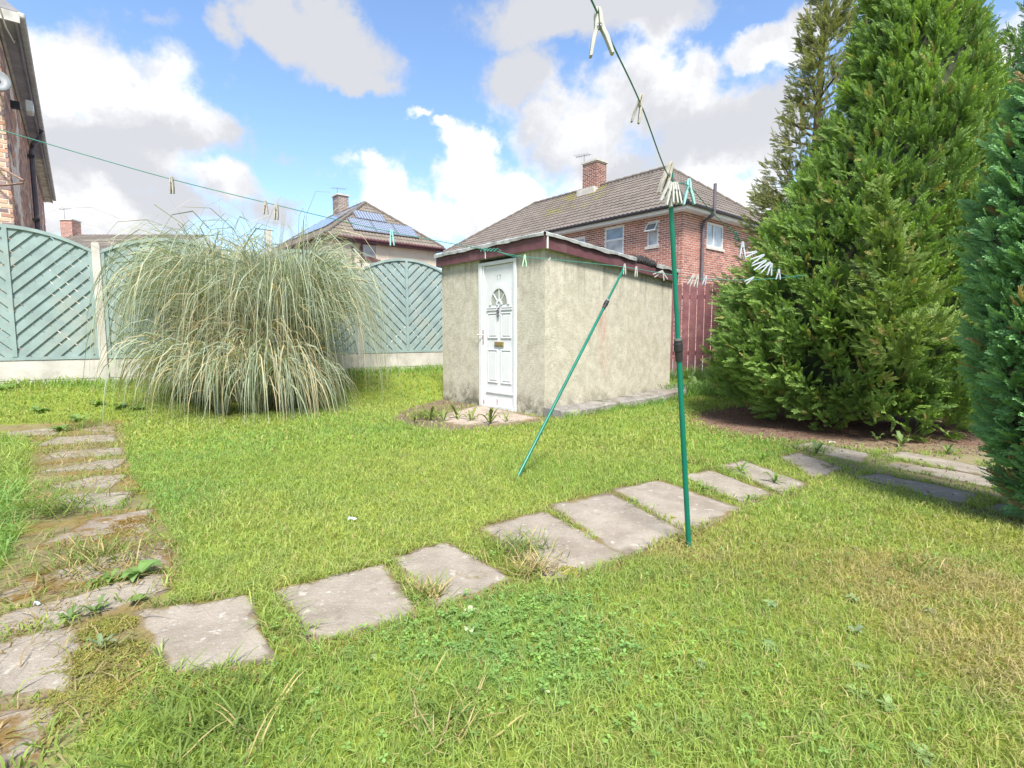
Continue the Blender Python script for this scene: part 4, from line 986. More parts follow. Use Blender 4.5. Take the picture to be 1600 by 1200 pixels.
def ringsfrom(px, Yc, zs):                            # silhouette pixels (py, xl, xr) -> rings
    out = []
    for (py, xl, xr) in px:
        a, b = atY(xl, py, Yc), atY(xr, py, Yc); out.append((a[2], (a[0]+b[0])/2, Yc, (b[0]-a[0])/2*.97))
    return sorted(out)
# the big cypress
big_px = [(0,1352,1500),(60,1338,1525),(100,1328,1535),(200,1287,1545),(300,1228,1545),(400,1165,1545),(500,1122,1542),(560,1114,1532),(620,1150,1528),(665,1215,1520)]
rings = ringsfrom(big_px, 6.3, None); top = rings[-1]; rings += [(top[0]+.9, top[1]+.05, 6.3, .24), (top[0]+1.5, top[1]+.1, 6.3, .02)]
bt = empty('conifer_tree', (rings[0][1], 6.3, 0), 'tall broad bright green cypress tree with foliage down to the ground', 'tree')
trunk(bt, [(rings[0][1], 6.3, -.1), (rings[3][1], 6.3, 1.5), (rings[6][1], 6.3, 3.2), (rings[-1][1], 6.3, 5.6)], .16, .03)
tipy = lambda C: np.clip(C*V((1.75, 1.75, 1.4))+V((.060, .082, .026)), 0, .7)
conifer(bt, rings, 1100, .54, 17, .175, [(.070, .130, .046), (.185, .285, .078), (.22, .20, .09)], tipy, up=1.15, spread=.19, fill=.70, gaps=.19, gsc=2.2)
# younger yellowish leader standing against it
lead = [(.80, 3.55, 4.84, .15), (1.05, 3.55, 4.82, .50), (1.35, 3.52, 4.84, .46), (1.75, 3.46, 4.92, .24), (2.2, 3.42, 5.0, .11), (2.5, 3.40, 5.05, .02)]
conifer(bt, lead, 75, .36, 14, .14, [(.10, .155, .05), (.16, .225, .07), (.22, .19, .09)], tipy, up=.7, core=False, zlow=.88, name='young_leader')
# loose branches reaching right near the top
side_ = [(3.9, 5.5, 6.3, .2), (4.3, 5.75, 6.3, .34), (4.75, 6.0, 6.3, .22), (5.0, 6.1, 6.3, .02)]
conifer(bt, side_, 30, .5, 14, .15, [(.05, .10, .04), (.08, .14, .05)], tipy, up=.8, core=False, zlow=3.9, name='side_branches')
# sparse brownish conifer behind its left side
st_px = [(-60,1262,1330),(0,1252,1335),(100,1235,1340),(200,1205,1345),(300,1172,1350),(380,1140,1350),(440,1118,1350),(520,1120,1350),(600,1130,1350)]
r2 = ringsfrom(st_px, 8.4, None); r2 += [(r2[-1][0]+.8, r2[-1][1], 8.4, .05)]
sp = empty('sparse_conifer', (r2[0][1], 8.4, 0), 'thin browning conifer with sky showing through, behind the bright cypress', 'tree')
tp = [(r2[0][1]+.15, 8.4, -.1), (r2[3][1], 8.4, 1.9), (r2[5][1], 8.4, 3.6), (r2[-1][1], 8.4, r2[-1][0]-.1)]
trunk(sp, tp, .13, .02)
tipb = lambda C: np.clip(C*V((1.7, 1.6, 1.25))+V((.02, .02, .0)), 0, .6)
conifer(sp, r2, 540, .60, 13, .15, [(.125, .145, .08), (.225, .25, .13), (.25, .21, .14)], tipb, up=.7, core=False, spread=.30, gaps=.22)
z_, cx_, cy_, r_ = V(r2).T
for i in range(46):
    z = rng.uniform(.8, z_[-1]-.4); a = rng.uniform(0, 2*math.pi); rr = np.interp(z, z_, r_)*.8; c = V((np.interp(z, z_, cx_), 8.4, z)); o_ = V((math.cos(a), math.sin(a), 0)); b = B(); b.tube([c, c+o_*rr*.5+UP*.12, c+o_*rr+UP*rr*.55], [.022, .014, .006], 5); b.build('limb', 'bark', sp)
# blue-green conifer close on the right
nr_px = [(-170,1690,1720),(-80,1650,1750),(0,1622,1770),(100,1596,1800),(200,1562,1800),(350,1528,1790),(500,1522,1790),(600,1534,1790),(700,1560,1790),(800,1582,1780),(860,1600,1780)]
YN = 2.75; r3 = ringsfrom(nr_px, YN, None); r3 = [(z, cx+.03, cy, r*.93) for z, cx, cy, r in r3]
nc = empty('blue_conifer', (r3[0][1], YN, 0), 'feathery blue-green conifer cut by the right photo edge', 'tree')
trunk(nc, [(r3[0][1], YN, -.1), (r3[4][1], YN, 1.2), (r3[-1][1], YN, r3[-1][0]-.1)], .09, .02)
tipn = lambda C: np.clip(C*V((1.45, 1.5, 1.45))+V((.008, .014, .010)), 0, .6)
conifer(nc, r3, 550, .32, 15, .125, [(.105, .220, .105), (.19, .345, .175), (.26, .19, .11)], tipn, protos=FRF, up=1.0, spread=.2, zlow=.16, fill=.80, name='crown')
# darker conifer behind it, top right corner
r4 = [(.2, 6.0, 5.9, .55), (1.2, 6.1, 5.9, .7), (2.4, 6.15, 5.9, .62), (3.2, 6.2, 5.9, .42), (3.75, 6.22, 5.9, .2), (4.0, 6.25, 5.9, .03)]
dc_ = empty('dark_conifer', (6.0, 5.9, 0), 'dark green conifer showing between the cypress and the right photo edge', 'tree')
trunk(dc_, [(6.0, 5.9, -.1), (6.1, 5.9, 1.5), (6.22, 5.9, 3.6)], .1, .02)
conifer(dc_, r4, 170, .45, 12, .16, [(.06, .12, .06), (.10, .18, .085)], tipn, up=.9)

# ------------------------------------------------------------------ pampas grass
pz = float(zt(-3.75, 7.75)); PC = V((-3.72, 7.78, pz))
pam = empty('pampas_grass', PC, 'huge mounded clump of grey-green pampas grass in front of the fence', 'pampas grass')
def ribbons(P, ax, Ls, W, droop, seg, cols, tipcols, floor=True, curl=None):
    """arching blades: start P, initial direction ax, length Ls"""
    n = len(P); pts = [P]; d = ax/np.linalg.norm(ax, axis=1, keepdims=True); h = ax*V((1, 1, 0)); h /= np.linalg.norm(h, axis=1, keepdims=True)+1e-9
    st = Ls/seg; wd = np.cross(d, V((0, 0, 1.)))+.35*unit(n); wd /= np.linalg.norm(wd, axis=1, keepdims=True)+1e-9
    for i in range(seg):
        pts.append(pts[-1]+d*st[:, None]); g_ = droop*(.10+2.2*((i+1)/seg)**1.3); d = d+V((0, 0, -1.))*(g_*st)[:, None]*1.0; d /= np.linalg.norm(d, axis=1, keepdims=True)
    pts = np.stack(pts, 1)
    if floor:
        gz = zt(pts[..., 0], pts[..., 1])+.015; pts[..., 2] = np.maximum(pts[..., 2], gz)
    t = np.linspace(0, 1, seg+1); wv = (W[:, None]*np.minimum(1, (1-t)*2.2+.04)[None])[..., None]*wd[:, None, :]
    v = np.stack([pts-wv/2, pts+wv/2], 2).reshape(n, -1, 3); nv = (seg+1)*2
    f0 = V([[2*i, 2*i+1, 2*i+3, 2*i+2] for i in range(seg)]); f = (f0[None]+(np.arange(n)*nv)[:, None, None]).reshape(-1, 4)
    c = cols[:, None, :]*(1-t)[None, :, None]+tipcols[:, None, :]*t[None, :, None]; c = np.repeat(c, 2, axis=1).reshape(-1, 3)
    return v.reshape(-1, 3), f, c
def pampas(n, cx, cy, br, lmin, lmax, upk, green, name, drp=1.0, wid=.013, leank=1.0, nt_=46):
    ta = rng.uniform(0, 2*math.pi, nt_); tr = br*np.sqrt(rng.random(nt_)); tl = rng.uniform(.6, 1.25, nt_); tg = rng.uniform(-.25, .25, nt_); td = rng.uniform(.85, 1.25, nt_)
    k = rng.integers(nt_, size=n); a = ta[k]+rng.normal(0, .18, n); r = tr[k]; P = np.stack([cx+r*np.cos(ta[k])+rng.normal(0, .05, n), cy+r*np.sin(ta[k])*.7+rng.normal(0, .04, n), 0*a], 1); P[:, 2] = zt(P[:, 0], P[:, 1])+.02
    a2 = a+rng.normal(0, .65, n); lean = np.abs(rng.normal(0, .15, n))*leank+.22*leank*r/br+.02; ax = np.stack([np.cos(a2)*lean, np.sin(a2)*lean*.55, np.full(n, 1.)*upk], 1)
    Ls = rng.uniform(lmin, lmax, n)*tl[k]; g = rng.random(n)
    col = V((.275, .335, .265))*(.55+.75*g)[:, None]; st = V((.52, .43, .28))*(.6+.5*g)[:, None]
    mixk = (rng.random(n) < np.clip(green+tg[k], 0, 1)).astype(float)[:, None]; c0 = col*mixk+st*(1-mixk); tipc = c0*.75+V((.52, .52, .42))*.25
    v, f, c = ribbons(P, ax, Ls, wid*rng.uniform(.7, 1.5, n), drp*td[k]*rng.uniform(.8, 1.25, n), 10, c0*.9, tipc)
    v[:, 0] = -3.72+(v[:, 0]+3.72)*.645; return v, f, c
pl1 = pampas(2700, -4.50, 7.80, .55, 2.1, 3.7, 1.2, .85, 'left', 1.5); pl2 = pampas(2500, -2.95, 7.82, .55, 2.1, 3.9, 1.3, .85, 'right', 1.45); pl3 = pampas(3000, -3.7, 7.55, 1.3, 1.0, 2.2, .8, .72, 'low', 2.6, .014, 1.7, 60)
v, f, c = join([pl1, pl2, pl3]); lv = tag(mesh_np('leaves', v, f, 'straw', pam, col=c, origin=PC), kind='stuff')
pd = pampas(700, -3.55, 7.6, .8, 1.2, 2.9, 1.2, .0, 'dead', 1.6, .014); tag(mesh_np('dead_leaves', pd[0], pd[1], 'straw', pam, col=pd[2], origin=PC), kind='stuff')
n = 70; a = rng.uniform(0, 2*math.pi, n); P = np.stack([-3.85+.28*np.cos(a), 7.8+.2*np.sin(a), 0*a+pz+.5], 1); ax = np.stack([.16*np.cos(a), .1*np.sin(a), 0*a+1.2], 1)
ws = ribbons(P, ax, rng.uniform(1.7, 2.35, n), np.full(n, .009), np.full(n, .10), 7, np.tile(V((.27, .27, .22)), (n, 1)), np.tile(V((.33, .32, .27)), (n, 1))); tag(mesh_np('upright_stems', ws[0], ws[1], 'straw', pam, col=ws[2], origin=PC), kind='stuff')
n = 45; a = rng.uniform(0, 2*math.pi, n); P = np.stack([-4.1+.5*np.cos(a), 7.8+.35*np.sin(a), 0*a+pz+.6], 1); ax = np.stack([.5*np.cos(a), .3*np.sin(a), 0*a+1.3], 1)
ws = ribbons(P, ax, rng.uniform(2.2, 3.1, n), np.full(n, .007), rng.uniform(.7, 1.2, n), 11, np.tile(V((.3, .3, .24)), (n, 1)), np.tile(V((.38, .37, .3)), (n, 1))); tag(mesh_np('arching_stems', ws[0], ws[1], 'straw', pam, col=ws[2], origin=PC), kind='stuff')
vs = []; fs = []                                      # matted dead core, coloured darker for the shade between leaves
for j in range(7):
    z = pz+j/6*1.75; w_ = (1.0, 1.05, 1.0, .9, .72, .5, .2)[j]
    for i in range(24):
        q = i*2*math.pi/24; k_ = w_*(.8+.35*vn(V([q*2]), V([z*3]), 1.3, 4)[0]); vs.append((PC[0]+.85*k_*math.cos(q), PC[1]+.55*k_*math.sin(q), z))
fs = [(j*24+i, j*24+(i+1) % 24, j*24+24+(i+1) % 24, j*24+24+i) for j in range(6) for i in range(24)]+[tuple(range(144, 168))]
MAT['thatch'] = simple('shade_dark_thatch', (.075, .065, .045), .95, .35, 14, bump=.9); mesh_np('thatch', vs, fs, 'thatch', pam, origin=PC)
wp = atY(419, 372, 9.6); b = B(); b.box((wp*V((1, 1, 0)), FD, -FN, UP), (-.05, -.05, .3), (.05, .05, atY(419, 359, 9.6)[2])); tag(b.build('timber_post', 'concrete', None), 'square topped post poking up behind the pampas grass', 'post')

# ------------------------------------------------------------------ lawn
def slabmask(x, y, polys, shrink):
    m = np.zeros(len(x), bool)
    for q in polys:
        c = np.mean(V(q), 0); m |= inpoly(x, y, [c+(p-c)*shrink for p in V(q)])
    return m
def scatter(n, y0, y1, xs):
    y = rng.uniform(y0, y1, n); x = (rng.random(n)*2-1)*(xs*y+.7); return x, y
def lawnpts(n, y0, y1, xs=1.12):
    # area grows with y: sample y with density ~ width
    u = rng.random(n*3); y = y0+(y1-y0)*u; keep = rng.random(n*3) < (xs*y+.7)/(xs*y1+.7); y = y[keep][:n]; x = (rng.random(len(y))*2-1)*(xs*y+.7); return x, y
def lawn_ok(x, y):
    df = (x-F0[0])*FN[0]+(y-F0[1])*FN[1]
    ok = (df < -.06) & ~slabmask(x, y, PATHW, .965) & ~slabmask(x, y, PATIOW, .93) & ~slabmask(x, y, [SHED_FOOT], 1.03)
    lzm = leftzone(x, y); thin = fbm(x, y, 3.2, 91)
    ok &= ~lzm | ((thin > .60) & (rng.random(len(x)) < .28) & ~slabmask(x, y, LEFTW, .9))
    ok &= ~(inpoly(x, y, SOIL[0]) & (rng.random(len(x)) > .14)) & ~inpoly(x, y, APQ)
    ok &= rng.random(len(x)) > litter(x, y)*1.05
    ok &= ~(inpoly(x, y, PATIO_ZONE) & ((rng.random(len(x)) > .42) | (fbm(x, y, 3.5, 27) < .5))); pw = slabmask(x, y, PATHW[2:], 1.16); ok &= ~(pw & (rng.random(len(x)) > .5))
    ok &= ((x+3.72)/1.05)**2+((y-7.78)/.62)**2 > 1
    ok &= ~((x > 2.2) & (y > 10.45))
    return ok
def lawn_color(x, y):
    g1 = fbm(x, y, .8, 51); g2 = fbm(x, y, 2.6, 61); g3 = rng.random(len(x))
    c = V((.245, .345, .092))*np.ones((len(x), 1)); yel = V((.33, .375, .12)); lush = V((.20, .325, .098)); straw = V((.42, .35, .19)); olive = V((.27, .265, .09))
    def mixin(c, w, k): w = np.clip(w, 0, 1)[:, None]; return c*(1-w)+k*w
    c = mixin(c, ss(g1, .45, .7)*.6, yel); lushz = np.maximum(ss(1-np.hypot((x-.02)/.42, (y-1.72)/.42), 0, .4), ss(1-np.hypot((x+2.4)/1.3, (y-2.9)/1.0), 0, .4)*ss(-x-1.6, 0, .6))
    c = mixin(c, .85*lushz, lush); c = mixin(c, ss(.42-g1, 0, .15)*.5, lush)
    dry = ss(x-.25, 0, 1.2)*ss(3.6-y, 0, 1.2); c = mixin(c, dry*ss(g2, .42, .62)*.75, olive); c = mixin(c, dry*.25, olive)
    dry2 = ss(1-np.hypot((x-1.75)/.6, (y-1.8)/.75), 0, .5); c = mixin(c, dry2*.55*ss(g2, .38, .55), straw*.85)
    base2 = ss(1-np.hypot((x-.85)/.28, (y-2.42)/.18), 0, .6); c = mixin(c, base2*.6, straw*.9)
    s = (g3 < .07+.10*dry+.25*dry2); c[s] = straw*rng.uniform(.7, 1.15, (s.sum(), 1))
    return c*rng.uniform(.82, 1.2, (len(x), 1))
def blades(x, y, hmin, hmax, w, bend, colfac=1.0):
    n = len(x); z = zt(x, y); a = rng.uniform(0, 2*math.pi, n); P = np.stack([x, y, z], 1)
    h = rng.uniform(hmin, hmax, n)*(.55+.9*fbm(x, y, 1.5, 71)); ln = bend*rng.uniform(.3, 1.5, n); d = np.stack([np.cos(a), np.sin(a), 0*a], 1); b_ = rng.uniform(0, 2*math.pi, n); s = np.stack([np.cos(b_), np.sin(b_), 0*a], 1)*(w*rng.uniform(.6, 1.4, n)/2)[:, None]
    mid = P+d*(h*ln*.35)[:, None]+UP*(h*.62)[:, None]; tip = P+d*(h*ln*1.15)[:, None]+UP*(h*(1-.28*np.minimum(ln, 1.6)))[:, None]
    v = np.stack([P-s, P+s, mid+s*.85, mid-s*.85, tip], 1); f3 = (V([[3, 2, 4]])[None]+(np.arange(n)*5)[:, None, None]).reshape(-1, 3); f4 = (V([[0, 1, 2, 3]])[None]+(np.arange(n)*5)[:, None, None]).reshape(-1, 4)
    c = lawn_color(x, y)*colfac; c = np.stack([c*.97, c*.97, c, c, c*1.08], 1)
    return v.reshape(-1, 3), f4, f3, c.reshape(-1, 3)
def addgrass(parts, name, label):
    vs, qs, ts, cs = [], [], [], []; k = 0
    for v, q, t, c in parts: vs.append(v); qs.append(q+k); ts.append(t+k); cs.append(c); k += len(v)
    o = mesh_np(name, np.concatenate(vs), [np.concatenate(qs), np.concatenate(ts)], 'grass', col=np.concatenate(cs)); return tag(o, label, 'grass', kind='stuff')
parts = []
for (n, y0, y1, h0, h1, w, bd) in ((105000, .95, 2.4, .022, .050, .0031, .9), (125000, 2.4, 4.6, .022, .050, .0045, .9), (95000, 4.6, 7.6, .025, .055, .0085, .8), (60000, 7.6, 12.5, .03, .06, .013, .8)):
    x, y = lawnpts(n, y0, y1); m = lawn_ok(x, y); x, y = x[m], y[m]; parts.append(blades(x, y, h0, h1, w, bd))
addgrass(parts, 'lawn_grass', 'short mown lawn grass, patchy yellow and green')
# long unmown grass: left edge, fence foot, pampas foot, corner by the board fence, slab rims
parts = []
x, y = lawnpts(60000, 1.6, 6.2); m = (~leftzone(x, y)) & (x < -1.2) & inpoly(x, y, [gp(*p)[:2] for p in [(-500,690),(62,690),(40,760),(25,850),(-15,960),(-140,1040),(-700,1000)]]); parts.append(blades(x[m], y[m], .07, .17, .006, 1.5, V((.95, 1.0, 1.0))))
s = rng.uniform(-2, 7, 3600); o_ = rng.exponential(.12, 3600)+.06; p = F0+FD*s[:, None]-FN*o_[:, None]; m = lawn_ok(p[:, 0], p[:, 1]); parts.append(blades(p[m, 0], p[m, 1], .06, .17, .010, .8, V((.85, .98, .85))))
x, y = rng.uniform(2.3, 5.2, 9000), rng.uniform(8.2, 10.4, 9000); m = lawn_ok(x, y) & (fbm(x, y, 1.2, 14) > .38); parts.append(blades(x[m], y[m], .12, .34, .012, .9, V((.65, .82, .95))))
t = rng.uniform(0, 1, 900); p = SH+E_*(t*3.3)[:, None]-D*(.30+rng.exponential(.06, 900))[:, None]; parts.append(blades(p[:, 0], p[:, 1], .05, .14, .007, .9, V((.75, .95, .8))))
for polys, cnt, hh in ((PATHW, 420, (.03, .075)), (PATIOW, 380, (.03, .07)), (LEFTW, 110, (.03, .08))):
    for q in polys:
        q = V(q); e = rng.integers(4, size=cnt); t = rng.random(cnt)[:, None]; p = q[e]+(q[(e+1) % 4]-q[e])*t; c = q.mean(0); dd = p-c; p = p+dd/np.linalg.norm(dd, axis=1, keepdims=True)*(.058*rng.random((cnt, 1))-.026)
        k = (vn(p[:, 0], p[:, 1], 4.5, 19) > .36); parts.append(blades(p[k, 0], p[k, 1], hh[0], hh[1], .0045 if polys is PATHW else .006, 1.2, V((.95, .95, .95))))
addgrass(parts, 'long_grass', 'longer uncut grass along the fence, shed and path edges')
# moss cushions round the near slabs
MAT['moss'] = attrmat('moss_cushion', .95, .9, 120, .05)
def mosspatch(polyd, n, cols, name, label, hs=.012):
    X_, Y_ = [], []
    for (cx, cy, r) in polyd:
        m = int(n*r*r*700)+30; a = rng.uniform(0, 2*math.pi, m); rr = r*np.sqrt(rng.random(m))*(.6+.7*vn(np.cos(a)*2+cx*9, np.sin(a)*2, 1.3, 3)); X_.append(cx+rr*np.cos(a)); Y_.append(cy+rr*np.sin(a))
    x, y = np.concatenate(X_), np.concatenate(Y_); k = ~slabmask(x, y, PATHW, .97) if hs > .009 else np.ones(len(x), bool); x, y = x[k], y[k]
    v, q, t, c = blades(x, y, hs*.4, hs*1.1, .0045, 1.3); c = V(cols)[rng.integers(len(cols), size=len(x))]*rng.uniform(.75, 1.25, (len(x), 1)); v[:, 2] += .004 if hs > .009 else .008
    return tag(mesh_np(name, v, [q, t], 'grass', col=np.repeat(c, 5, axis=0)), label, 'moss', kind='stuff')
def pw(px, py, r): p = gp(px, py); return (p[0], p[1], r)
mosspatch([pw(165,985,.09), pw(150,1035,.11), pw(245,1060,.13), pw(190,1085,.13), pw(330,1065,.09), pw(120,1090,.09), pw(435,985,.05), pw(450,1020,.05), pw(520,1018,.07), pw(430,940,.04), pw(90,1120,.07), pw(395,1058,.06)], 260, [(.29, .30, .08), (.30, .27, .08), (.22, .26, .07), (.26, .22, .09)], 'moss', 'yellow-green moss cushions round the nearest slabs')
mosspatch([pw(905,827,.022), pw(930,842,.016), pw(862,805,.016), pw(980,782,.02), pw(890,895,.05), pw(1050,812,.018)], 200, [(.32, .32, .06), (.28, .29, .05)], 'moss', 'bright moss filling the joints of the middle path slabs', .008)
mosspatch([pw(215,770,.10), pw(195,825,.13), pw(235,862,.12), pw(165,868,.12), pw(100,950,.05), pw(40,985,.06)], 60, [(.25, .16, .03), (.22, .14, .03), (.20, .15, .05)], 'moss', 'rusty brown moss carpet on the side path', .007)
# brown needle litter under the trees, dead thatch blades on the side path
n = 14000; x, y = rng.uniform(1.9, 6.2, n), rng.uniform(4.3, 7.8, n); m = litter(x, y) > .15*rng.random(n)+.02; x, y = x[m], y[m]; v, q, t_, c = blades(x, y, .006, .02, .007, 2.5); c = np.repeat(V([(.20, .085, .055), (.13, .06, .04), (.24, .13, .08)])[rng.integers(3, size=len(x))], 5, axis=0)
tag(mesh_np('needle_litter', v, [q, t_], 'moss', col=c), 'reddish brown fallen needles under the cypress', 'needle litter', kind='stuff')
x, y = lawnpts(34000, 1.2, 6.2); m = leftzone(x, y) & (fbm(x, y, 2.2, 37) > .38); x, y = x[m], y[m]; v, q, t_, c = blades(x, y, .02, .055, .0045, 2.6); c = np.repeat(V([(.36, .29, .17), (.28, .23, .12), (.22, .24, .08), (.30, .22, .13)])[rng.integers(4, size=len(x))], 5, axis=0); v[:, 2] += .012
tag(mesh_np('dead_grass', v, [q, t_], 'grass', col=c), 'strands of dry dead grass lying on the side path', 'dead grass', kind='stuff')
# clover leaves in the lush patch and sprinkled weeds
n = 1300; x = np.concatenate([rng.normal(.0, .27, n//2), rng.uniform(-1.2, 2.0, n//2)]); y = np.concatenate([rng.normal(1.72, .2, n//2), rng.uniform(1.1, 3.2, n//2)]); m = lawn_ok(x, y) & ((fbm(x, y, 2, 83) > .5) | (np.arange(n) < n//2)); x, y = x[m], y[m]
vs, fs, cs = [], [], []; k = 0
for xx, yy in zip(x, y):
    z = float(zt(xx, yy))+rng.uniform(.015, .04); a = rng.uniform(0, 6.28); s = rng.uniform(.005, .0095); c = V((.17, .295, .085))*rng.uniform(.75, 1.3)
    for j in range(3):
        q = a+j*2.094; d = V((math.cos(q), math.sin(q), rng.uniform(-.3, .4))); p = V((-d[1], d[0], 0)); o_ = V((xx, yy, z)); vs += [o_, o_+d*s+p*s*.75, o_+d*s*1.9, o_+d*s-p*s*.75]; fs.append((k, k+1, k+2, k+3)); cs += [c*.9, c, c*1.15, c]; k += 4
tag(mesh_np('clover', vs, fs, 'leaf', col=V(cs)), 'dark green clover patch by the nearest slabs', 'clover', kind='stuff')

# ------------------------------------------------------------------ weeds: each plant a thing, each leaf a part
def leafmesh(base, yaw, length, width, rise, curl, col, parent, serr=.0, name='leaf'):
    d = V((math.cos(yaw), math.sin(yaw), 0)); s = V((-d[1], d[0], 0)); vs, cs = [], []; nseg = 7
    for i in range(nseg+1):
        t = i/nseg; w = width*(math.sin(math.pi*min(1, t*.93+.06))**.8)*(1+serr*(1 if i % 2 else -1)); c_ = base+d*length*t*(1-.12*t)+UP*(rise*math.sin(t*1.7)*length-curl*t*t*length)
        zmin = float(zt(c_[0], c_[1]))+.018; c_[2] = max(c_[2], zmin)
        vs += [c_-s*w/2+UP*w*.16, c_, c_+s*w/2+UP*w*.16]; k = V(col)*(.9+.2*t); cs += [k, k*1.12, k]
    fs = [(3*i+j, 3*i+1+j, 3*i+4+j, 3*i+3+j) for i in range(nseg) for j in (0, 1)]
    return mesh_np(name, vs, fs, 'leaf', parent, col=V(cs), smooth=True, origin=base)
def weed(px, py, n, lm, wr, label, col=(.12, .21, .06), rise=.55, curl=.25, serr=0., group=None, cat='weed', name='dock_weed'):
    p = onground(px, py); p[2] = float(zt(p[0], p[1]))+.012
    r = empty(name, p, label, cat, group); a0 = rng.uniform(0, 6.28)
    for i in range(n):
        l = lm*rng.uniform(.65, 1.15); leafmesh(p+V((rng.normal(0, lm*.05), rng.normal(0, lm*.05), 0)), a0+i*2.4+rng.normal(0, .2), l, l*wr*rng.uniform(.8, 1.2), rise*rng.uniform(.5, 1.3), curl*rng.uniform(.5, 1.5), V(col)*rng.uniform(.8, 1.25), r, serr)
    return r
weed(218, 905, 9, .11, .42, 'largest broad leaved dock weed growing across the side path crack', (.13, .23, .075), .5, .3)
weed(172, 912, 7, .085, .35, 'smaller dock weed just left of the largest one on the side path', (.12, .20, .06))
weed(150, 962, 11, .055, .30, 'fine leaved grey-green weed on the edge of the lower side path slab', (.12, .19, .07), .8, .2, .3)
weed(110, 972, 10, .05, .28, 'bushy low weed at the left end of the mossy crack', (.11, .18, .07), .8, .2, .3)
weed(215, 945, 6, .045, .6, 'small bright weed between side path and nearest diagonal slab', (.15, .24, .07))
weed(160, 1020, 8, .05, .25, 'thin pale weed rooted in the moss left of the nearest slab', (.16, .23, .12), 1.0, .2)
GW = 'weeds in the path joints'
weed(1158, 740, 8, .105, .22, 'upright dandelion leaves in the joint nearest the green prop', (.14, .23, .055), 1.0, .5, .2, GW, 'weed', 'dandelion')
weed(1210, 756, 9, .10, .22, 'dandelion leaves at the right end of the next path slab', (.14, .22, .055), .9, .5, .2, GW, 'weed', 'dandelion')
weed(1098, 768, 8, .09, .22, 'low dandelion rosette just right of the green prop', (.14, .23, .06), .6, .3, .2, GW, 'weed', 'dandelion')
weed(1168, 784, 6, .06, .25, 'small weed tuft on the lower corner of the path slab', (.16, .25, .06), .8, .4, .2, GW, 'weed', 'dandelion')
weed(1190, 722, 9, .12, .2, 'leafy weed at the upper end of the diagonal path', (.13, .22, .05), .8, .4, .2, GW, 'weed', 'dandelion')
GA = 'dandelions round the shed apron'
for (px, py, n, l, lab) in ((648, 660, 6, .15, 'leftmost dandelion along the apron edge'), (672, 657, 8, .17, 'second dandelion from the left along the apron'), (693, 659, 7, .16, 'third dandelion from the left along the apron'), (715, 655, 9, .19, 'bushiest dandelion in the middle of the apron edge'), (737, 659, 6, .16, 'single dandelion with long leaf right of the apron middle'), (766, 663, 10, .17, 'spiky dandelion below the door'), (792, 660, 5, .12, 'rightmost small dandelion by the apron')):
    weed(px, py, n, l, .2, lab, (.15, .19, .06), 1.1, .45, .2, GA, 'weed', 'dandelion')
GL = 'low plants in the lawn'
for (px, py, l, n, lab, c) in ((1330, 940, .06, 6, 'grey-green plantain highest in the dry right lawn', (.15, .21, .12)), (1335, 992, .06, 6, 'ragged plantain right of the lawn middle', (.15, .2, .13)), (1205, 950, .06, 5, 'plantain at the left of the dry lawn group', (.14, .21, .11)), (1205, 1020, .07, 6, 'plantain with two round leaves below the others', (.16, .23, .11)), (1345, 1050, .055, 6, 'plantain below the ragged one', (.17, .22, .12)), (1340, 1090, .07, 4, 'pair of pale round leaves low in the right lawn', (.18, .25, .10)), (1390, 1112, .06, 5, 'broad leaved plantain near the right lawn bottom', (.16, .23, .10)), (1440, 1188, .065, 5, 'plantain at the bottom edge of the right lawn', (.16, .24, .11)), (1095, 1045, .05, 5, 'dark ragged plantain left of the dry lawn', (.13, .18, .10)), (1450, 960, .05, 5, 'pale plantain near the right photo edge', (.2, .23, .15)), (735, 960, .045, 9, 'pale variegated weed beside the second path slab', (.36, .42, .28)), (735, 990, .045, 8, 'pale variegated weed below the first one', (.34, .40, .26)), (585, 1035, .04, 4, 'single pale round leaf in the near lawn', (.26, .32, .18)), (850, 1088, .035, 5, 'small whitish weed in the lawn centre', (.36, .40, .28)), (925, 1025, .045, 5, 'pale weed right of the clover', (.28, .33, .2))):
    weed(px, py, n, l*.62, .5, lab, V(c)*1.25, .45, .25, 0, GL, 'weed', 'plantain')
GF = 'broad leaved weeds along the fence foot'
for (px, py, l, n, lab) in ((155, 592, .26, 5, 'tall folded dock leaf standing against the concrete post'), (120, 620, .13, 7, 'bindweed patch right of the middle of the left panel'), (90, 628, .12, 7, 'bindweed patch below the left fence panel'), (60, 618, .11, 6, 'bindweed patch near the left panel bar'), (150, 612, .11, 7, 'bindweed patch before the concrete post'), (8, 610, .14, 7, 'bindweed at the left photo edge'), (185, 612, .12, 7, 'bindweed just right of the concrete post'), (212, 612, .11, 6, 'bindweed running into the pampas grass')):
    weed(px, py, n, l, .65, lab, (.14, .23, .075), .45, .2, 0, GF, 'weed', 'bindweed')
for (px, py, l, n, lab) in ((1088, 612, .24, 9, 'bushy nettle between shed and cypress'), (1118, 608, .26, 9, 'leafy nettle beside the cypress foot'), (1078, 598, .3, 8, 'tall nettle tight behind the shed corner'), (1370, 690, .09, 7, 'pale weed on the patio near the litter'), (1408, 698, .12, 8, 'tallest weed on the patio edge'), (1275, 712, .10, 8, 'grassy weed where path meets patio'), (1480, 710, .1, 7, 'weed on the right part of the patio')):
    weed(px, py, n, l, .3, lab, (.13, .20, .075), 1.0, .3, .15, None, 'weed', 'leafy_weed')
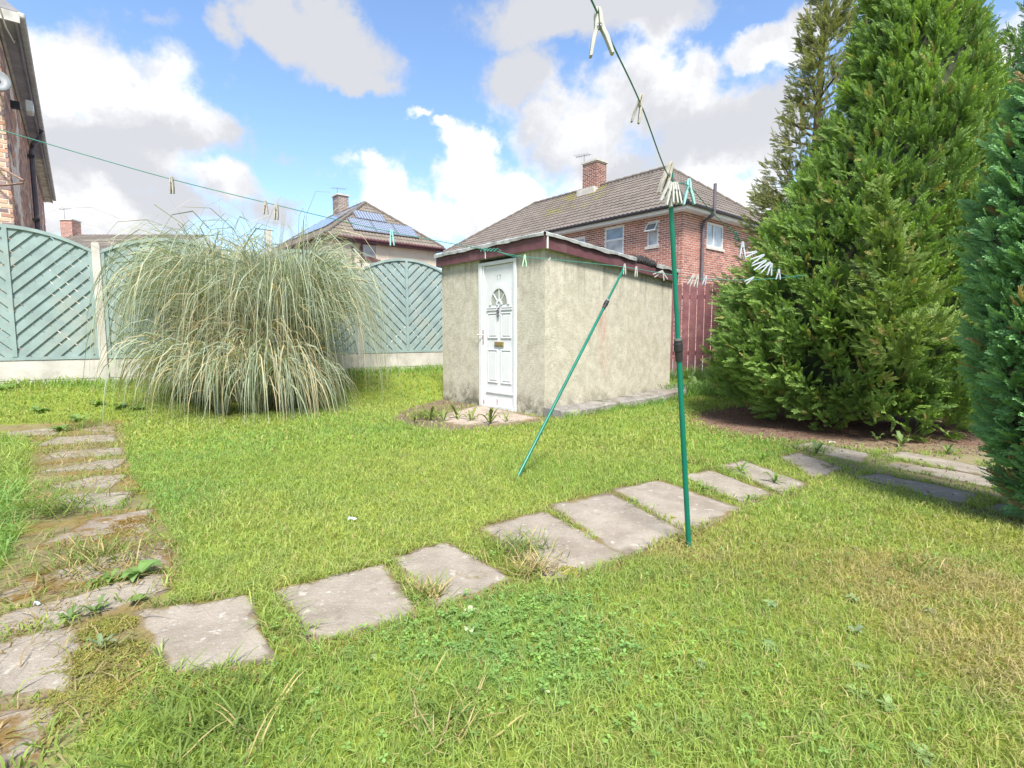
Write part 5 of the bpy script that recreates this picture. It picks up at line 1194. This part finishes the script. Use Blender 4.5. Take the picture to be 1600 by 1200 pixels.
# grass tufts in the joints
def tuft(px, py, n, h, label, straw=.3, r=.04):
    p = onground(px, py); x = p[0]+rng.normal(0, r, n); y = p[1]+rng.normal(0, r, n); a = rng.uniform(0, 6.28, n); P = np.stack([x, y, zt(x, y)+.005], 1); ax = np.stack([np.cos(a)*.9, np.sin(a)*.9, 0*a+rng.uniform(.5, 1.4, n)], 1); g = rng.random(n) < straw
    c = np.where(g[:, None], V((.34, .28, .15)), V((.13, .19, .045)))*rng.uniform(.8, 1.25, (n, 1)); v, f, c2 = ribbons(P, ax, h*rng.uniform(.5, 1.2, n), np.full(n, .0045), np.full(n, 6.), 4, c, c*1.15)
    o = empty('grass_tuft', p, label, 'grass tuft', 'grass tufts on the path'); tag(mesh_np('blades', v, f, 'grass', o, col=c2, origin=p), kind='stuff'); return o
tuft(668, 935, 120, .11, 'straw coloured tuft between the two nearest diagonal slabs', .6, .03); tuft(805, 865, 260, .12, 'long tuft spilling between the third and fourth diagonal slabs', .2, .08); tuft(835, 895, 160, .12, 'dry tuft at the lower end of that joint', .8, .05)
tuft(90, 800, 260, .20, 'tuft lying over the mossy side path slab', .15, .10); tuft(150, 880, 260, .16, 'dry tuft across the middle of the side path', .4, .12); tuft(130, 668, 160, .2, 'tuft at the far end of the side path', .2, .12)
tuft(1268, 705, 160, .10, 'green tuft at the corner of patio and path', .15, .08); tuft(1085, 725, 140, .09, 'tuft in the joint above the prop', .3, .06); tuft(1430, 690, 60, .16, 'thin upright tuft by the litter edge', .4, .05); tuft(668, 652, 260, .2, 'tuft growing from the soil left of the apron', .1, .1); tuft(700, 1130, 200, .10, 'thick tuft in the near lawn', .2, .08); tuft(340, 1140, 320, .14, 'long tuft by the bottom left path', .06, .12); tuft(1440, 900, 120, .10, 'tuft in the right lawn', .2, .06)
# litter scraps and pebbles
for (px, py, m, lab, s) in ((550, 816, 'bluepaper', 'pale blue scrap of litter on the lawn', .028), (58, 951, 'bluepaper', 'pale blue scrap lying in the path crack', .014), (1300, 694, 'peg', 'white scrap at the litter edge', .04)):
    p = onground(px, py); z = p[2]+.03; q = [p+V((math.cos(a)*s*k, math.sin(a)*s*k*.6, .02+.008*math.sin(a*3))) for a, k in zip(np.linspace(0, 6.28, 8)[:-1], (1, .6, .9, .7, 1, .55, .8))]; b = B(); b.prism(q, (0, 0, .002)); tag(b.build('paper_scrap', m), lab, 'litter')
vs, fs, cs = [], [], []; k = 0
for i in range(420):
    if i < 300: p = gp(rng.uniform(610, 860), rng.uniform(634, 672)); ok = inpoly(V([p[0]]), V([p[1]]), SOIL[0])[0]; s = rng.uniform(.005, .016)
    else: p = gp(rng.uniform(1220, 1560), rng.uniform(690, 790)); ok = True; s = rng.uniform(.004, .012)
    if not ok: continue
    z = float(zt(p[0], p[1])); c = V((.26, .21, .165))*rng.uniform(.45, 1.35); a = rng.uniform(0, 6); q = [(p[0]+s*math.cos(a+t)*rng.uniform(.7, 1.2), p[1]+s*math.sin(a+t)*rng.uniform(.7, 1.2), z) for t in np.linspace(0, 6.28, 6)[:-1]]
    vs += q+[(x_*.75+p[0]*.25, y_*.75+p[1]*.25, z+s*.6+.012) for x_, y_, _ in q]; cs += [c]*10; fs += [tuple(range(k+5, k+10))]+[(k+j, k+(j+1) % 5, k+5+(j+1) % 5, k+5+j) for j in range(5)]; k += 10
tag(mesh_np('rubble', vs, fs, 'moss', col=V(cs)), 'small stones and crumbs on soil by the shed and patio', 'rubble', kind='stuff')

# ------------------------------------------------------------------ washing lines, props, pegs
PT = atY(1046, 277, 2.36); PBs = gp(1077, 865, -.03)
def prop(base, top, frac, name, label, r0=.0125, r1=.0105):
    o = empty(name, base, label, 'clothes prop'); d = top-base; d = d/np.linalg.norm(d); j = base+(top-base)*frac
    b = B(); b.tube([base, j], r0, 12); smooth_angle(b.build('lower_tube', 'greenpole', o)); b = B(); b.tube([j-d*.03, top-d*.03], r1, 12); smooth_angle(b.build('upper_tube', 'greenpole', o))
    b = B(); b.tube([j-d*.075, j-d*.03, j-d*.028, j+d*.005, j+d*.007, j+d*.02], [.0165, .0175, .021, .021, .019, .0185], 12); smooth_angle(b.build('locking_collar', 'black', o))
    b = B(); b.tube([j+d*.02, j+d*.03], .0178, 12); b.build('collar_ring', 'spring', o)
    s = np.cross(d, V((0, 1., .2))); s /= np.linalg.norm(s); b = B(); b.tube([top-d*.05, top-d*.02], r1*1.15, 8); b.tube([top-d*.02-s*.003, top+s*.012, top+d*.03+s*.016], .004, 6); b.tube([top-d*.02+s*.003, top-s*.012, top+d*.03-s*.016], .004, 6); b.build('forked_tip', 'greenpole', o)
    return o
prop(PBs, PT, .585, 'clothes_prop', 'taller green clothes prop standing upright nearest the camera')
P2T = atY(975, 419, 5.0); P2B = gp(805, 753, -.02); prop(P2B, P2T, .80, 'clothes_prop', 'leaning green clothes prop in front of the shed')
def spline(pts, m=14):
    pts = [V(p, float) for p in pts]; q = [2*pts[0]-pts[1]]+pts+[2*pts[-1]-pts[-2]]; out = []
    for i in range(1, len(q)-2):
        for t in np.linspace(0, 1, m, endpoint=False): out.append(.5*((2*q[i])+(q[i+1]-q[i-1])*t+(2*q[i-1]-5*q[i]+4*q[i+1]-q[i+2])*t*t+(3*q[i]-q[i-1]-3*q[i+1]+q[i+2])*t**3))
    return out+[pts[-1]]
l1a = atY(924, 0, 1.32); l1m = atY(1000, 160, 1.85); dirb = l1a-PT
L1 = [PT+dirb*3.2-UP*.05, PT+dirb*1.9-UP*.03, l1a, l1m, PT, atY(1078, 292, 2.75), atY(1116, 335, 3.5), atY(1160, 378, 4.5), atY(1190, 408, 4.75), atY(1222, 428, 4.95), atY(1250, 436, 5.3)]
wl = empty('washing_line', PT, 'green washing line sloping down over the near prop to the cypress', 'washing line'); b = B(); b.tube(spline(L1), .0026, 6, False); b.build('line', 'greenline', wl)
L2 = [atY(-160, 160, 3.55), atY(0, 203, 3.7), atY(130, 241, 3.9), atY(268, 280, 4.1), atY(430, 320, 4.3), atY(600, 360, 4.5), atY(763, 391, 4.7), atY(820, 401, 4.76), atY(900, 409, 4.86), P2T+UP*.01, atY(1040, 428, 5.1), atY(1100, 436, 5.2), atY(1180, 437, 5.3), atY(1260, 430, 5.4)]
w2 = empty('washing_line', P2T, 'long washing line running from the left house past the shed', 'washing line'); b = B(); b.tube(spline(L2), .0032, 6, False); b.build('line', 'greenline', w2)
b = B(); k1 = atY(763, 391, 4.7)
for i in range(5): o_ = V((-.04+.03*i, 0, 0)); b.tube([k1+o_+V((-.03, -.01, -.012)), k1+o_+V((0, .0, .016)), k1+o_+V((.03, .01, -.008))], .004, 5)
b.tube([k1+V((.08, 0, -.01)), k1+V((.2, .0, -.05)), k1+V((.27, 0, -.06))], .003, 5); b.build('knot', 'greenline', w2)
b = B(); b.tube([atY(1142, 355, 4.25), atY(1150, 366, 4.3), atY(1148, 372, 4.32), atY(1156, 378, 4.45), atY(1150, 362, 4.4)], .005, 5); b.build('knot', 'greenline', wl)
def peg(pos, down, side, L_, spread, mat, label, group, name='clothes_peg', at_=.22):
    spread *= .72
    """pos: point on the line; down: direction of the legs; side: opening direction"""
    dn = V(down, float); dn /= np.linalg.norm(dn); sd = V(side, float); sd -= dn*np.dot(sd, dn); sd /= np.linalg.norm(sd); fw = np.cross(dn, sd)
    o = empty(name, pos, label, 'clothes peg', group); top = pos-dn*L_*at_
    for k in (-1, 1):
        b = B(); w0 = L_*.085; prof = [(0, .012, .06), (.12, .035, .085), (.30, .04, .10), (.42, .05, .11), (.62, .06+.5*spread*.33, .11), (1.0, .06+.5*spread*.8, .075)]
        vs = []
        for (t, off, th) in prof:
            c = top+dn*L_*t+sd*k*L_*(off+.015)
            for (a_, c_) in ((-1, -1), (1, -1), (1, 1), (-1, 1)): vs.append(c+sd*a_*L_*th*.45+fw*c_*w0)
        n = len(prof); b.add(vs, [(4*i+j, 4*i+(j+1) % 4, 4*i+4+(j+1) % 4, 4*i+4+j) for i in range(n-1) for j in range(4)]+[(3, 2, 1, 0), tuple(range(4*n-4, 4*n))]); bevel(b.build('prong', mat, o), L_*.01)
    b = B(); c = top+dn*L_*.40; b.tube([c-fw*w0*1.25-sd*L_*.02, c-fw*w0*1.25+sd*L_*.02, c+fw*w0*1.25+sd*L_*.02], L_*.016, 5); b.tube([c+sd*L_*.05*math.cos(a)+dn*L_*.05*math.sin(a)+fw*w0*1.2 for a in np.linspace(0, 6.28, 9)], L_*.012, 4, False); b.build('spring', 'spring', o)
    return o
GP = 'clothes pegs on the washing lines'
X = V((1., 0, 0))
peg(l1a+(l1m-l1a)*.10, (.12, .05, -1), X, .108, .62, 'peg', 'topmost peg on the near line, its two legs spread wide', GP, at_=.12)
peg(l1m, (-.22, .05, -1), X, .092, .20, 'woodpeg', 'grey peg midway between the topmost peg and the near prop', GP, at_=.28)
cl = [((-.006, -.012, .030), (-.30, 0, -1), .140, .08, 'woodpeg', 'longest grey peg clipped upright at the tip of the near prop'), ((-.012, -.03, -.045), (-.34, 0, -1), .09, .18, 'peg', 'leftmost white peg of the bunch on the near prop'), ((.000, -.034, -.055), (-.16, -.1, -1), .10, .15, 'peg', 'lowest white peg of the bunch on the near prop'), ((.010, -.036, -.05), (.06, -.12, -1), .09, .16, 'peg', 'front middle white peg of the bunch on the near prop'), ((.022, -.03, -.05), (.17, -.05, -1), .094, .12, 'peg', 'rightmost white peg of the bunch on the near prop')]
for (o_, dn, l, sp_, m, lab) in cl: peg(PT+V(o_), dn, V((1., .3, 0)), l, sp_, m, lab, GP)
b_ = atY(1076, 287, 2.72); peg(b_, (.05, 0, -1), X, .125, .48, 'teal', 'blue-grey peg with splayed legs just right of the near prop tip', GP, at_=.18)
GT = [(1160, 380, (.02, 0, -1), .125, .35, 'topmost white peg before the cypress, hanging upright'), (1180, 394, (-1, .1, -.32), .115, .3, 'first slanted white peg below the topmost one'), (1192, 399, (-1, .1, -.55), .115, .3, 'second slanted white peg in the row'), (1195, 408, (-1, .1, -.6), .12, .3, 'third slanted white peg in the row'), (1202, 411, (-.9, .1, -.8), .11, .3, 'lowest slanted white peg in the row'), (1205, 413, (-.15, 0, -1), .10, .3, 'white peg hanging straight beside the slanted row'), (1217, 422, (-.05, 0, -1), .085, .45, 'last white peg of the row before the cypress')]
for (px, py, dn, l, sp_, lab) in GT: peg(atY(px, py, 4.35), dn, V((.4, 0, 1.)) if abs(dn[0]) > .5 else X, l, sp_, 'bluepeg', lab, GP, at_=.1)
for (px, py, Y_, dn, l, sp_, m, lab) in ((268, 279, 4.1, (-.02, 0, -1), .125, .05, 'woodpeg', 'lone peg on the left stretch of the long line'), (415, 316, 4.28, (-.03, 0, -1), .105, .25, 'woodpeg', 'peg above the pampas, left of its neighbour'), (432, 321, 4.3, (-.06, 0, -1), .125, .05, 'woodpeg', 'peg above the pampas, right of its neighbour'), (612, 362, 4.52, (.03, 0, -1), .13, .15, 'teal', 'teal peg in front of the solar panels'), (820, 400, 4.76, (-.03, 0, -1), .105, .35, 'greenpeg', 'pale green peg beside the shed door top'), (859, 404, 4.8, (-.35, 0, -1), .085, .15, 'woodpeg', 'small brown peg at the shed corner'),
    (976, 414, 4.98, (.0, 0, -1), .10, .1, 'peg', 'white peg at the tip of the leaning prop'), (994, 418, 5.02, (.0, 0, -1), .098, .1, 'peg', 'white peg just right of the leaning prop'), (1034, 424, 5.1, (-1, 0, -.55), .10, .3, 'peg', 'white peg lying sideways on the line before the fascia'), (1036, 426, 5.1, (.4, 0, -1), .085, .5, 'peg', 'splayed white peg beside the sideways one'), (1083, 431, 5.17, (-.45, 0, -1), .11, .25, 'peg', 'left white peg over the maroon fence'), (1090, 432, 5.18, (-.2, 0, -1), .115, .2, 'peg', 'middle white peg over the maroon fence'), (1103, 432, 5.2, (-.25, 0, -1), .095, .2, 'bluepeg', 'right bluish peg over the maroon fence'), (1176, 434, 4.75, (-1, 0, -.7), .09, .3, 'bluepeg', 'lowest bluish peg before the cypress')):
    peg(atY(px, py, Y_), dn, X if abs(dn[0]) < .6 else V((.3, 0, 1.)), l, sp_, m, lab, GP, at_=.12)
